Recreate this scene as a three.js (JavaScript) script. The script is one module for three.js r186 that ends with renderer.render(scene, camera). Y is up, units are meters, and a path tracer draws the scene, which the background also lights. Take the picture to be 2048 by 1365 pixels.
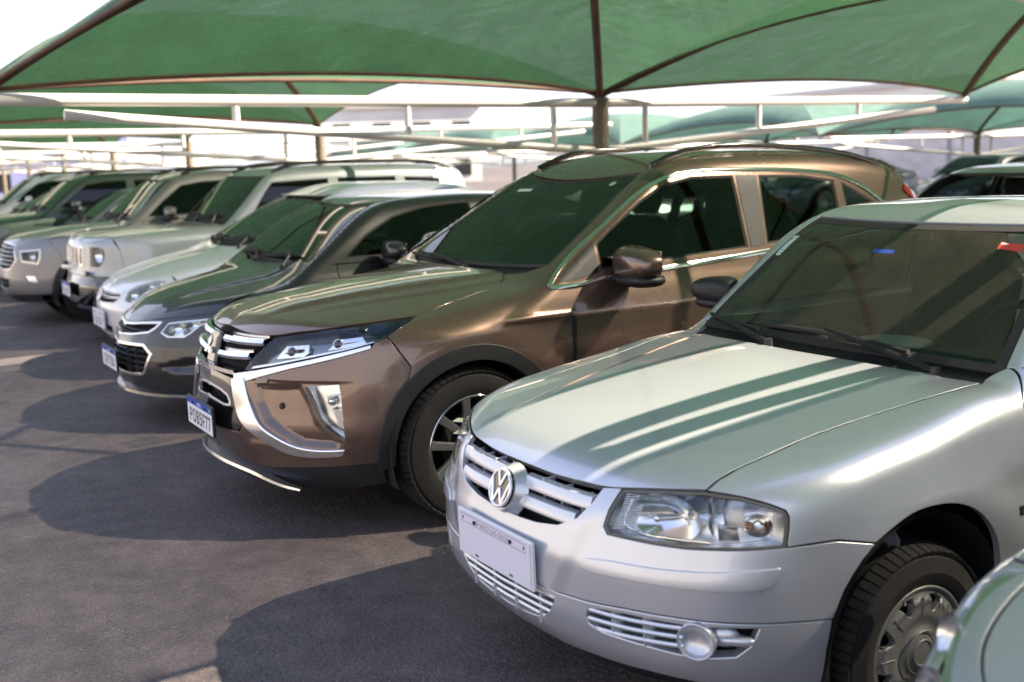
import * as THREE from 'three';
import { RoundedBoxGeometry } from 'three/addons/geometries/RoundedBoxGeometry.js';
import { mergeGeometries, toCreasedNormals } from 'three/addons/utils/BufferGeometryUtils.js';
import { ImprovedNoise } from 'three/addons/math/ImprovedNoise.js';
import { FontLoader } from 'three/addons/loaders/FontLoader.js';
import { TextGeometry } from 'three/addons/geometries/TextGeometry.js';

// ---------------------------------------------------------------- camera, sky, sun, exposure
const scene = new THREE.Scene();
const camera = new THREE.PerspectiveCamera(34.21, 1024 / 682, 0.05, 600);
camera.position.set(0, 1.62, 0);
camera.up.set(0.11103, 0.9862, -0.12281);
camera.lookAt(0.51031 * 10, 1.62 - 1.6261, -8.4448);
camera.focus = 3.9;
camera.userData.fStop = 2.4;
// a bright hazy morning sky, pale at the horizon and blue overhead
{
  const W = 256, Hh = 128, d = new Float32Array(W * Hh * 4);
  for (let j = 0; j < Hh; j++) for (let i = 0; i < W; i++) {
    const e = Math.sin(((j + 0.5) / Hh - 0.5) * Math.PI), up = Math.max(e, 0), t = Math.pow(up, 0.55), k = (j * W + i) * 4;
    d[k] = 0.4 + (0.105 - 0.4) * t; d[k + 1] = 0.4 + (0.145 - 0.4) * t; d[k + 2] = 0.415 + (0.26 - 0.415) * t; d[k + 3] = 1;
    if (e < 0) { d[k] = 0.05; d[k + 1] = 0.046; d[k + 2] = 0.044; }
  }
  const sky = new THREE.DataTexture(d, W, Hh, THREE.RGBAFormat, THREE.FloatType);
  sky.mapping = THREE.EquirectangularReflectionMapping; sky.magFilter = sky.minFilter = THREE.LinearFilter; sky.needsUpdate = true;
  scene.background = sky; scene.environment = sky;
}
const sun = new THREE.DirectionalLight(new THREE.Color(1, 0.87, 0.68), 5);
sun.name = 'sun'; sun.position.set(0.95 * 30, 30, 0.65 * 30); sun.target.position.set(2, 0, -6);
sun.position.add(sun.target.position);
sun.castShadow = true; sun.shadow.mapSize.set(4096, 4096); sun.shadow.radius = 1;
Object.assign(sun.shadow.camera, { left: -40, right: 40, top: 40, bottom: -40, near: 1, far: 120 });
scene.add(sun, sun.target);
const renderer = new THREE.WebGLRenderer({ antialias: true });
renderer.toneMapping = THREE.LinearToneMapping;
renderer.toneMappingExposure = 4.9;
renderer.shadowMap.enabled = true;
// ---------------------------------------------------------------- small tools
let seed = 7;
const rnd = () => { seed = (seed * 1664525 + 1013904223) >>> 0; return seed / 4294967296; };
const clamp = (v, a, b) => Math.min(b, Math.max(a, v));
const lerp = (a, b, t) => a + (b - a) * t;
const V3 = (x, y, z) => new THREE.Vector3(x, y, z);
const smax = (a, b, k) => { const h = Math.max(k - Math.abs(a - b), 0) / k; return Math.max(a, b) + h * h * k * 0.25; };
const smin = (a, b, k) => -smax(-a, -b, k);
// a smooth curve through points, kept as a dense table
function curve(pts, soft = 3) {
  const n = pts.length, N = 240, x0 = pts[0][0], x1 = pts[n - 1][0];
  const d = [], m = [];
  for (let i = 0; i < n - 1; i++) d.push((pts[i + 1][1] - pts[i][1]) / (pts[i + 1][0] - pts[i][0]));
  m[0] = d[0]; m[n - 1] = d[n - 2];
  for (let i = 1; i < n - 1; i++) m[i] = d[i - 1] * d[i] <= 0 ? 0 : 2 * d[i - 1] * d[i] / (d[i - 1] + d[i]);
  let T = new Float64Array(N + 1), k = 0;
  for (let i = 0; i <= N; i++) {
    const x = x0 + (x1 - x0) * i / N;
    while (k < n - 2 && x > pts[k + 1][0]) k++;
    const h = pts[k + 1][0] - pts[k][0], t = (x - pts[k][0]) / h, t2 = t * t, t3 = t2 * t;
    T[i] = (2 * t3 - 3 * t2 + 1) * pts[k][1] + (t3 - 2 * t2 + t) * h * m[k] + (3 * t2 - 2 * t3) * pts[k + 1][1] + (t3 - t2) * h * m[k + 1];
  }
  for (let p = 0; p < soft; p++) {
    const U = T.slice();
    for (let i = 2; i <= N - 2; i++) T[i] = (U[i - 2] + 2 * U[i - 1] + 3 * U[i] + 2 * U[i + 1] + U[i + 2]) / 9;
  }
  const s = N / (x1 - x0), e0 = (T[1] - T[0]) * s, e1 = (T[N] - T[N - 1]) * s;
  return (x) => {
    if (x <= x0) return T[0] + (x - x0) * e0;
    if (x >= x1) return T[N] + (x - x1) * e1;
    const q = (x - x0) * s, i = q | 0, f = q - i;
    return i >= N ? T[N] : T[i] + (T[i + 1] - T[i]) * f;
  };
}
// ---------------------------------------------------------------- a vehicle's outer skin as a function: below 0 inside
function makeSkin(s) {
  const H = curve(s.H), CR = curve(s.crown), P = curve(s.P), S = curve(s.S), F = curve(s.F), FZ = curve(s.FZ), R = curve(s.R), RZ = curve(s.RZ ?? [[0, 0], [0.4, 0.03], [0.6, 0.09], [0.75, 0.22], [0.9, 0.5]]);
  const RO = curve(s.roof), GW = curve(s.GW), GP = curve(s.GP ?? [[0, 0], [5, 0]]), GR = curve(s.GR), bottom = s.bottom ?? 0.2;
  const [wx, wy, ws, wc] = s.glass, kt = s.kTop ?? 0.1, kc = s.kCorner ?? 0.14, kr = s.kRoof ?? 0.1, kw = s.kPillar ?? 0.06, join = s.join ?? 0.03, rc = s.roofCrown ?? 0.06, wl = Math.hypot(1, ws);
  const bump = s.bump;
  const body = (x, y, z) => {
    const a = Math.abs(z);
    let side = a - P(x) + S(y), top = y - H(x) + CR(x) * a * a, front = F(y) + FZ(a) - x, rear = x - R(y) + RZ(a);
    if (bump) { const b = bump(x, y, a); side -= b[0]; top -= b[1]; front -= b[2]; }
    let f = smax(side, front, kc);
    f = smax(f, rear, kc);
    f = smax(f, top, kt);
    return smax(f, bottom - y, 0.04);
  };
  const cabin = (x, y, z) => {
    const a = Math.abs(z);
    let f = smax(a - GW(y) - GP(x), (wx + (y - wy) * ws + wc * a * a - x) / wl, kw);
    f = smax(f, (x - GR(y) + 0.12 * a * a) * 0.8, 0.1);
    f = smax(f, y - RO(x) + rc * a * a, kr);
    return Math.max(f, wy - 0.16 - y);
  };
  const fn = (x, y, z) => smin(body(x, y, z), cabin(x, y, z), join);
  fn.spec = s;
  return fn;
}
const EPS = 0.0015;
function normalOf(f, p) {
  return V3(f(p.x + EPS, p.y, p.z) - f(p.x - EPS, p.y, p.z), f(p.x, p.y + EPS, p.z) - f(p.x, p.y - EPS, p.z), f(p.x, p.y, p.z + EPS) - f(p.x, p.y, p.z - EPS)).normalize();
}
function hit(f, o, d, far = 4, step = 0.03) {   // first place where a straight line enters the skin
  let t0 = 0, v0 = f(o.x, o.y, o.z);
  if (v0 <= 0) return null;
  for (let t = step; t <= far; t += step) {
    const v = f(o.x + d.x * t, o.y + d.y * t, o.z + d.z * t);
    if (v <= 0) {
      let a = t0, b = t;
      for (let i = 0; i < 16; i++) { const m = (a + b) / 2; if (f(o.x + d.x * m, o.y + d.y * m, o.z + d.z * m) > 0) a = m; else b = m; }
      return V3(o.x + d.x * b, o.y + d.y * b, o.z + d.z * b);
    }
    t0 = t;
  }
  return null;
}
const alongDir = (dx, dy, dz) => {
  const d = V3(dx, dy, dz).normalize(), u = Math.abs(d.y) > 0.9 ? V3(1, 0, 0) : V3(0, 1, 0).cross(d).normalize();
  u.addScaledVector(d, -u.dot(d)).normalize();
  const v = d.clone().cross(u);
  return { to: (p) => [p.dot(u), p.dot(v)], line: (a, b, s) => { const c = s ?? 0; return [V3(0, 0, 0).addScaledVector(u, a).addScaledVector(v, b).addScaledVector(d, 3.4 + c), d.clone().negate()]; }, mid: d };
};
const around = (xa, R = 0.8) => ({   // turned about an upright axis at x = xa
  to: (p) => [Math.atan2(p.z, xa - p.x) * R, p.y],
  line: (a, b) => { const t = a / R, c = Math.cos(t), s = Math.sin(t); return [V3(xa - c * 2.6, b, s * 2.6), V3(c, 0, -s)]; },
});
const dist2 = (a, b) => Math.hypot(a[0] - b[0], a[1] - b[1]);
function dense(poly, step) {
  const out = [];
  for (let i = 0; i < poly.length; i++) {
    const a = poly[i], b = poly[(i + 1) % poly.length], n = Math.max(1, Math.ceil(dist2(a, b) / step));
    for (let k = 0; k < n; k++) out.push([lerp(a[0], b[0], k / n), lerp(a[1], b[1], k / n)]);
  }
  return out;
}
const area2 = (p) => { let s = 0; for (let i = 0; i < p.length; i++) { const a = p[i], b = p[(i + 1) % p.length]; s += a[0] * b[1] - a[1] * b[0]; } return s / 2; };
function inset(poly, g) {
  if (!g) return poly;
  const s = Math.sign(area2(poly)), n = poly.length;
  return poly.map((p, i) => {
    const a = poly[(i + n - 1) % n], b = poly[(i + 1) % n];
    let e1 = [p[0] - a[0], p[1] - a[1]], e2 = [b[0] - p[0], b[1] - p[1]];
    const l1 = Math.hypot(...e1) || 1, l2 = Math.hypot(...e2) || 1;
    const nx = -s * (e1[1] / l1 + e2[1] / l2), ny = s * (e1[0] / l1 + e2[0] / l2), l = Math.hypot(nx, ny) || 1, m = Math.min(1.6, 2 / Math.max(l, 0.4));
    return [p[0] + nx / l * g * m, p[1] + ny / l * g * m];
  });
}
function rounded(poly, r, n = 5) {   // round every corner of a flat outline
  const out = [], N = poly.length;
  for (let i = 0; i < N; i++) {
    const p = poly[i], a = poly[(i + N - 1) % N], b = poly[(i + 1) % N], la = dist2(p, a), lb = dist2(p, b), t = Math.min(r, la * 0.45, lb * 0.45);
    const A = [p[0] + (a[0] - p[0]) / la * t, p[1] + (a[1] - p[1]) / la * t], B = [p[0] + (b[0] - p[0]) / lb * t, p[1] + (b[1] - p[1]) / lb * t];
    for (let k = 0; k <= n; k++) { const u = k / n, w = 1 - u; out.push([w * w * A[0] + 2 * w * u * p[0] + u * u * B[0], w * w * A[1] + 2 * w * u * p[1] + u * u * B[1]]); }
  }
  return out;
}
function flow(pts, n = 6) {   // open smooth line through points (3-D arrays)
  if (pts.length < 3) return pts;
  const c = new THREE.CatmullRomCurve3(pts.map((p) => V3(...p)), false, 'centripetal');
  return c.getPoints((pts.length - 1) * n).map((p) => [p.x, p.y, p.z]);
}
const inPoly = (loops, x, y) => { let c = false; for (const P of loops) for (let i = 0, j = P.length - 1; i < P.length; j = i++) { const a = P[i], b = P[j]; if ((a[1] > y) !== (b[1] > y) && x < (b[0] - a[0]) * (y - a[1]) / (b[1] - a[1]) + a[0]) c = !c; } return c; };
function clipCell(poly, x0, y0, x1, y1) {
  let P = poly;
  for (const [ax, lim, sg] of [[0, x0, 1], [0, x1, -1], [1, y0, 1], [1, y1, -1]]) {
    const Q = [];
    for (let i = 0; i < P.length; i++) {
      const a = P[i], b = P[(i + 1) % P.length], da = (a[ax] - lim) * sg, db = (b[ax] - lim) * sg;
      if (da >= 0) Q.push(a);
      if ((da >= 0) !== (db >= 0)) { const t = da / (da - db); Q.push([a[0] + (b[0] - a[0]) * t, a[1] + (b[1] - a[1]) * t]); }
    }
    P = Q; if (P.length < 3) return [];
  }
  return P;
}
// one sheet of a vehicle: an outline laid on the skin, with a turned-in rim
function sheet(skin, way, outline, o = {}) {
  const cell = o.cell ?? 0.022, rim = o.rim ?? 0.014, off = o.off ?? 0;
  const flat = (L) => { let q = L.map((p) => (p.length === 3 ? way.to(V3(...p)) : p)); q = q.filter((p, i) => dist2(p, q[(i + 1) % q.length]) > 1e-5); if (o.round) q = rounded(q, o.round); return q; };
  let outer = dense(flat(outline), cell * 0.6);
  if (area2(outer) < 0) outer.reverse();
  outer = inset(outer, o.gap ?? 0.0022);
  const holes = (o.holes ?? []).map((h) => { let q = dense(flat(h), cell * 0.6); if (area2(q) > 0) q.reverse(); return inset(q, o.gap ?? 0.0022); });
  const loops = [outer, ...holes];
  let keyed = outer.slice();
  for (const h of holes) {
    let best = [1e9, 0, 0];
    for (let i = 0; i < keyed.length; i++) for (let j = 0; j < h.length; j++) { const d = dist2(keyed[i], h[j]); if (d < best[0]) best = [d, i, j]; }
    const [, i, j] = best;
    keyed = [...keyed.slice(0, i + 1), ...h.slice(j), ...h.slice(0, j + 1), ...keyed.slice(i)];
  }
  const pos = [], nor = [], uv = [], idx = [], cache = new Map();
  let last = null;
  const place = (a, b) => {
    const [q, d] = way.line(a, b);
    let p = hit(skin, q, d, 5);
    if (!p) { p = q.clone().addScaledVector(d, last ?? 2.6); } else last = p.clone().sub(q).length();
    let n = normalOf(skin, p);
    if (off || o.lift) { const f = off + (o.lift ? o.lift(p, a, b) : 0); p.addScaledVector(n, f);
      if (o.lift) { // a relief on the skin: the facing follows it
        const e = 0.002, L = o.lift, t1 = V3(1, 0, 0).addScaledVector(n, -n.x), t2 = n.clone().cross(t1.lengthSq() > 0.2 ? t1.normalize() : t1.set(0, 0, 1).addScaledVector(n, -n.z).normalize());
        const g1 = (L(p.clone().addScaledVector(t1, e), ...way.to(p.clone().addScaledVector(t1, e))) - L(p.clone().addScaledVector(t1, -e), ...way.to(p.clone().addScaledVector(t1, -e)))) / (2 * e);
        const g2 = (L(p.clone().addScaledVector(t2, e), ...way.to(p.clone().addScaledVector(t2, e))) - L(p.clone().addScaledVector(t2, -e), ...way.to(p.clone().addScaledVector(t2, -e)))) / (2 * e);
        n = n.clone().addScaledVector(t1, -g1).addScaledVector(t2, -g2).normalize();
      } }
    return [p, n];
  };
  const vert = (a, b) => {
    const key = Math.round(a * 2e5) + ',' + Math.round(b * 2e5);
    let k = cache.get(key);
    if (k === undefined) { const [p, n] = place(a, b); k = pos.length / 3; cache.set(key, k); pos.push(p.x, p.y, p.z); nor.push(n.x, n.y, n.z); uv.push(a, b); }
    return k;
  };
  let bx = [1e9, 1e9, -1e9, -1e9];
  for (const [a, b] of outer) bx = [Math.min(bx[0], a), Math.min(bx[1], b), Math.max(bx[2], a), Math.max(bx[3], b)];
  const nx = Math.ceil((bx[2] - bx[0]) / cell), ny = Math.ceil((bx[3] - bx[1]) / cell), cx = (bx[2] - bx[0]) / nx, cy = (bx[3] - bx[1]) / ny;
  const touched = new Uint8Array(nx * ny);
  for (const L of loops) for (let i = 0; i < L.length; i++) {
    const a = L[i], b = L[(i + 1) % L.length];
    for (let k = 0; k <= 8; k++) { const i0 = clamp(Math.floor((lerp(a[0], b[0], k / 8) - bx[0]) / cx), 0, nx - 1), j0 = clamp(Math.floor((lerp(a[1], b[1], k / 8) - bx[1]) / cy), 0, ny - 1); touched[j0 * nx + i0] = 1; }
  }
  const tri = (a, b, c) => { if (a !== b && b !== c && a !== c) idx.push(a, b, c); };
  if (!o.wallOnly) for (let j = 0; j < ny; j++) for (let i = 0; i < nx; i++) {
    const x0 = bx[0] + i * cx, y0 = bx[1] + j * cy, x1 = x0 + cx, y1 = y0 + cy;
    if (!touched[j * nx + i]) {
      if (inPoly(loops, (x0 + x1) / 2, (y0 + y1) / 2)) { const a = vert(x0, y0), b = vert(x1, y0), c = vert(x1, y1), d = vert(x0, y1); tri(a, b, c); tri(a, c, d); }
      continue;
    }
    const q = clipCell(keyed, x0, y0, x1, y1);
    if (q.length < 3) continue;
    const c = q.filter((p, k) => dist2(p, q[(k + 1) % q.length]) > 1e-6);
    if (c.length < 3 || Math.abs(area2(c)) < 1e-9) continue;
    for (const [a, b, d] of THREE.ShapeUtils.triangulateShape(c.map((p) => new THREE.Vector2(...p)), [])) tri(vert(...c[a]), vert(...c[b]), vert(...c[d]));
  }
  // make the faces look outwards
  const P = (k) => V3(pos[k * 3], pos[k * 3 + 1], pos[k * 3 + 2]);
  for (let k = 0; k < idx.length; k += 3) {
    const a = P(idx[k]), g = P(idx[k + 1]).sub(a).cross(P(idx[k + 2]).sub(a)), s = idx[k] * 3;
    if (g.x * nor[s] + g.y * nor[s + 1] + g.z * nor[s + 2] < 0) { const t = idx[k + 1]; idx[k + 1] = idx[k + 2]; idx[k + 2] = t; }
  }
  if (rim) for (const L of loops) {
    const n = L.length, rows = [], put = L.map((c) => place(...c));
    for (let i = 0; i <= n; i++) {
      const [p, m] = put[i % n], pa = put[(i + n - 1) % n][0], pb = put[(i + 1) % n][0];
      const t = pb.clone().sub(pa).normalize(), out = t.clone().cross(m).normalize(), ch = o.chamfer ?? 0.0016;
      rows.push([[p, m], [p.clone().addScaledVector(m, -ch).addScaledVector(out, ch * 0.8), m.clone().add(out).normalize()], [p.clone().addScaledVector(m, -ch * 1.6).addScaledVector(out, ch), out], [p.clone().addScaledVector(m, -rim).addScaledVector(out, ch), out]]);
    }
    const base = pos.length / 3;
    for (const r of rows) for (const [p, m] of r) { pos.push(p.x, p.y, p.z); nor.push(m.x, m.y, m.z); uv.push(p.x, p.y); }
    for (let i = 0; i < n; i++) for (let k = 0; k < 3; k++) { const a = base + i * 4 + k, b = a + 1, c = a + 4, d = a + 5; idx.push(a, b, d, a, d, c); }
  }
  const g = new THREE.BufferGeometry();
  g.setAttribute('position', new THREE.Float32BufferAttribute(pos, 3)); g.setAttribute('normal', new THREE.Float32BufferAttribute(nor, 3)); g.setAttribute('uv', new THREE.Float32BufferAttribute(uv, 2)); g.setIndex(idx);
  return g;
}
function mirrored(g) {   // the other side of a vehicle
  const m = g.clone(), p = m.attributes.position, n = m.attributes.normal, ix = m.index.array;
  for (let i = 0; i < p.count; i++) { p.setZ(i, -p.getZ(i)); n.setZ(i, -n.getZ(i)); }
  for (let i = 0; i < ix.length; i += 3) { const t = ix[i + 1]; ix[i + 1] = ix[i + 2]; ix[i + 2] = t; }
  return m;
}
const mirrorLine = (L) => L.map(([x, y, z]) => [x, y, -z]);
const both = (L) => [...L, ...mirrorLine(L).reverse()];   // half outline (from the middle outwards and back) to a whole one
// sweep a closed section along a 3-D line; side(i, p) gives the section's first axis there
function sweep(line, section, sideOf, o = {}) {
  const pts = line.map((p) => (p.isVector3 ? p : V3(...p))), n = pts.length, m = section.length, pos = [], idx = [], uv = [];
  let run = 0;
  for (let i = 0; i < n; i++) {
    const t = pts[Math.min(i + 1, n - 1)].clone().sub(pts[Math.max(i - 1, 0)]).normalize();
    const a = sideOf(pts[i], i / (n - 1)).clone(); a.addScaledVector(t, -a.dot(t)).normalize();
    const b = t.clone().cross(a), k = o.scale ? o.scale(i / (n - 1)) : 1;
    if (i) run += pts[i].distanceTo(pts[i - 1]);
    for (let j = 0; j < m; j++) { const [p, q] = section[j]; const v = pts[i].clone().addScaledVector(a, p * k).addScaledVector(b, q * k); pos.push(v.x, v.y, v.z); uv.push(run, j / m); }
  }
  for (let i = 0; i < n - 1; i++) for (let j = 0; j < m; j++) { const a = i * m + j, b = i * m + (j + 1) % m, c = a + m, d = b + m; idx.push(a, b, d, a, d, c); }
  for (const [r, f] of [[0, 1], [n - 1, 0]]) { const c = pos.length / 3; pos.push(pts[r].x, pts[r].y, pts[r].z); uv.push(0, 0); for (let j = 0; j < m; j++) { const a = r * m + j, b = r * m + (j + 1) % m; f ? idx.push(c, b, a) : idx.push(c, a, b); } }
  let g = new THREE.BufferGeometry();
  g.setAttribute('position', new THREE.Float32BufferAttribute(pos, 3)); g.setAttribute('uv', new THREE.Float32BufferAttribute(uv, 2)); g.setIndex(idx);
  g.computeVertexNormals();
  return toCreasedNormals(g, o.crease ?? 0.7);
}
const oval = (a, b, n = 10) => Array.from({ length: n }, (_, i) => [Math.cos(i / n * 6.28319) * a, Math.sin(i / n * 6.28319) * b]);
function join(list) {
  const L = list.filter(Boolean).map((g) => { const q = g.index ? g.toNonIndexed() : g; for (const k of Object.keys(q.attributes)) if (!['position', 'normal', 'uv'].includes(k)) q.deleteAttribute(k); if (!q.attributes.uv) q.setAttribute('uv', new THREE.Float32BufferAttribute(new Float32Array(q.attributes.position.count * 2), 2)); return q; });
  return L.length === 1 ? L[0] : mergeGeometries(L);
}
const at = (g, x, y, z, rx = 0, ry = 0, rz = 0, s) => { if (s) g.scale(...s); g.applyMatrix4(new THREE.Matrix4().makeRotationFromEuler(new THREE.Euler(rx, ry, rz))); g.translate(x, y, z); return g; };
const box = (w, h, d, r = 0.004) => new RoundedBoxGeometry(w, h, d, 2, Math.min(r, w / 2.1, h / 2.1, d / 2.1));
const rod = (a, b, r, n = 12, r2 = r) => { const A = V3(...a), B = V3(...b), d = B.clone().sub(A), g = new THREE.CylinderGeometry(r2, r, d.length(), n, 1); g.applyQuaternion(new THREE.Quaternion().setFromUnitVectors(V3(0, 1, 0), d.clone().normalize())); g.translate(...A.add(B).multiplyScalar(0.5).toArray()); return g; };
const pipe = (pts, r, seg = 24, n = 10) => new THREE.TubeGeometry(new THREE.CatmullRomCurve3(pts.map((p) => V3(...p)), false, 'centripetal'), seg, r, n, false);
// ---------------------------------------------------------------- outer skins (metres; x back from the bumper, z to the left side)
const gauss = (d, w) => Math.exp(-d * d / (w * w));
const HATCH = makeSkin({
  H: [[-0.1, 0.66], [0.02, 0.745], [0.1, 0.79], [0.3, 0.845], [0.6, 0.895], [0.9, 0.93], [1.2, 0.953], [2, 0.97], [3, 0.99], [3.93, 0.97]],
  crown: [[0, 0.06], [0.3, 0.085], [0.8, 0.075], [1.2, 0.03], [4, 0.03]],
  P: [[0, 0.72], [0.2, 0.765], [0.45, 0.797], [0.7, 0.812], [0.9, 0.818], [1.3, 0.815], [2.2, 0.82], [3.1, 0.818], [3.6, 0.79], [3.93, 0.74]],
  S: [[0.18, 0.07], [0.27, 0.035], [0.4, 0.004], [0.55, 0], [0.7, 0.006], [0.82, 0.028], [0.92, 0.06], [1, 0.1]],
  F: [[0.18, 0.16], [0.27, 0.09], [0.31, 0.05], [0.37, 0.014], [0.44, 0], [0.56, 0.002], [0.63, 0.02], [0.7, 0.042], [0.76, 0.064], [0.85, 0.12]],
  FZ: [[0, 0], [0.2, 0.009], [0.35, 0.034], [0.45, 0.066], [0.55, 0.12], [0.65, 0.2], [0.72, 0.285], [0.78, 0.39], [0.84, 0.55]],
  R: [[0.2, 3.85], [0.5, 3.93], [0.7, 3.91], [0.95, 3.82]],
  glass: [1.25, 0.96, 1.2, 0.2], GW: [[0.9, 0.745], [1, 0.72], [1.2, 0.665], [1.35, 0.6], [1.42, 0.56]], GP: [[1.2, 0], [2.4, 0.01], [3.2, -0.02], [3.8, -0.1]],
  roof: [[1.5, 1.3], [1.7, 1.377], [1.95, 1.408], [2.3, 1.418], [2.8, 1.405], [3.3, 1.35], [3.6, 1.28]], GR: [[0.95, 3.8], [1.2, 3.62], [1.35, 3.45], [1.45, 3.3]],
  kTop: 0.09, kCorner: 0.12, kRoof: 0.1, bottom: 0.12,
  bump: (x, y, a) => [0.012 * gauss(Math.hypot(x - 0.87, y - 0.3) - 0.4, 0.07) * (y > 0.2 ? 1 : 0) - 0.006 * gauss(y - 0.67 - 0.02 * x, 0.05) * clamp((x - 1) * 3, 0, 1), 0, 0],
});
const CROSS = makeSkin({
  H: [[-0.1, 0.76], [0.03, 0.85], [0.12, 0.905], [0.25, 0.948], [0.5, 0.99], [0.9, 1.03], [1.3, 1.058], [1.6, 1.07], [3, 1.09], [4.4, 1.06]],
  crown: [[0, 0.07], [0.3, 0.12], [0.8, 0.14], [1.5, 0.06], [4.4, 0.05]],
  P: [[0, 0.78], [0.2, 0.83], [0.4, 0.868], [0.6, 0.888], [0.95, 0.9], [1.4, 0.893], [2.5, 0.9], [3.5, 0.9], [4, 0.87], [4.4, 0.8]],
  S: [[0.2, 0.06], [0.35, 0.018], [0.5, 0], [0.7, 0.002], [0.85, 0.016], [0.95, 0.035], [1.03, 0.06], [1.12, 0.12]],
  F: [[0.18, 0.11], [0.22, 0.075], [0.28, 0.04], [0.34, 0.026], [0.4, 0.01], [0.47, 0], [0.56, 0.012], [0.66, 0.026], [0.725, 0.044], [0.784, 0.062], [0.85, 0.086], [0.92, 0.125]],
  FZ: [[0, 0], [0.2, 0.015], [0.36, 0.047], [0.5, 0.115], [0.6, 0.185], [0.7, 0.28], [0.77, 0.37], [0.83, 0.49], [0.9, 0.7]],
  R: [[0.2, 4.3], [0.5, 4.4], [0.9, 4.39], [1.1, 4.34]],
  glass: [1.37, 1.06, 1.66, 0.08], GW: [[0.98, 0.86], [1.13, 0.802], [1.3, 0.735], [1.5, 0.655], [1.62, 0.59]], GP: [[1.4, 0], [2.6, 0.01], [3.6, -0.02], [4.3, -0.1]],
  roof: [[1.8, 1.5], [2.1, 1.575], [2.4, 1.62], [2.8, 1.642], [3.2, 1.636], [3.7, 1.6], [4.1, 1.53], [4.4, 1.46]], GR: [[1.05, 4.38], [1.3, 4.28], [1.5, 4.17], [1.6, 4.05]],
  roofCrown: 0.07, kTop: 0.1, kCorner: 0.12, bottom: 0.1,
});
const SEDAN = makeSkin({
  H: [[-0.1, 0.58], [0.02, 0.65], [0.12, 0.71], [0.3, 0.785], [0.6, 0.865], [0.9, 0.925], [1.1, 0.955], [2, 0.98], [3.4, 1.02], [4.1, 1.04], [4.66, 0.98]],
  crown: [[0, 0.05], [0.3, 0.09], [0.8, 0.1], [1.2, 0.06], [4.6, 0.05]],
  P: [[0, 0.8], [0.3, 0.85], [0.6, 0.885], [0.95, 0.897], [2.4, 0.895], [3.6, 0.89], [4.2, 0.85], [4.66, 0.76]],
  S: [[0.18, 0.06], [0.3, 0.02], [0.45, 0], [0.6, 0.002], [0.75, 0.018], [0.88, 0.045], [0.98, 0.085], [1.05, 0.13]],
  F: [[0.16, 0.1], [0.22, 0.06], [0.3, 0.035], [0.4, 0.02], [0.5, 0.03], [0.6, 0.06], [0.68, 0.095], [0.75, 0.14]],
  FZ: [[0, 0], [0.2, 0.02], [0.35, 0.068], [0.45, 0.12], [0.6, 0.24], [0.7, 0.35], [0.78, 0.48], [0.88, 0.75]],
  R: [[0.2, 4.55], [0.5, 4.66], [0.8, 4.64], [1.04, 4.6]], glass: [1.0, 0.96, 1.45, 0.1],
  GW: [[0.95, 0.79], [1.1, 0.74], [1.25, 0.665], [1.4, 0.59], [1.45, 0.56]], GP: [[1, 0], [2.4, 0.01], [3.2, -0.03], [4, -0.12]],
  roof: [[1.4, 1.31], [1.6, 1.36], [1.9, 1.392], [2.3, 1.402], [2.8, 1.385], [3.3, 1.325], [3.8, 1.21], [4.1, 1.11]], GR: [[0.95, 4.4], [1.05, 4.15], [1.2, 3.8], [1.35, 3.45], [1.45, 3.2]], kTop: 0.12, bottom: 0.08,
});
const COMPACT = makeSkin({
  H: [[-0.1, 0.58], [0.02, 0.66], [0.1, 0.715], [0.3, 0.795], [0.6, 0.878], [0.9, 0.93], [1.1, 0.955], [2, 0.98], [3.4, 1.0], [4.2, 0.98]],
  crown: [[0, 0.06], [0.3, 0.09], [0.8, 0.08], [1.2, 0.04], [4.2, 0.04]],
  P: [[0, 0.74], [0.2, 0.77], [0.45, 0.8], [0.7, 0.82], [0.9, 0.828], [2.2, 0.83], [3.3, 0.82], [3.9, 0.78], [4.2, 0.72]],
  S: [[0.18, 0.06], [0.3, 0.02], [0.42, 0], [0.6, 0], [0.75, 0.012], [0.88, 0.04], [1, 0.1]],
  F: [[0.18, 0.14], [0.26, 0.08], [0.33, 0.03], [0.42, 0.01], [0.52, 0.008], [0.6, 0.028], [0.68, 0.055], [0.78, 0.11]],
  FZ: [[0, 0], [0.2, 0.012], [0.35, 0.042], [0.45, 0.08], [0.55, 0.14], [0.65, 0.23], [0.72, 0.32], [0.79, 0.46], [0.84, 0.62]],
  R: [[0.2, 4.1], [0.5, 4.2], [0.8, 4.18], [1, 4.12]], glass: [1.02, 0.955, 1.9, 0.1],
  GW: [[0.9, 0.75], [1, 0.725], [1.2, 0.665], [1.35, 0.6], [1.43, 0.56]], GP: [[1.1, 0], [2.4, 0.01], [3.2, -0.02], [3.8, -0.1]],
  roof: [[1.5, 1.29], [1.75, 1.38], [2.0, 1.435], [2.3, 1.458], [2.8, 1.448], [3.3, 1.38], [3.7, 1.27]], GR: [[0.95, 4.0], [1.05, 3.8], [1.2, 3.6], [1.35, 3.4], [1.45, 3.2]], bottom: 0.1,
});
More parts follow.
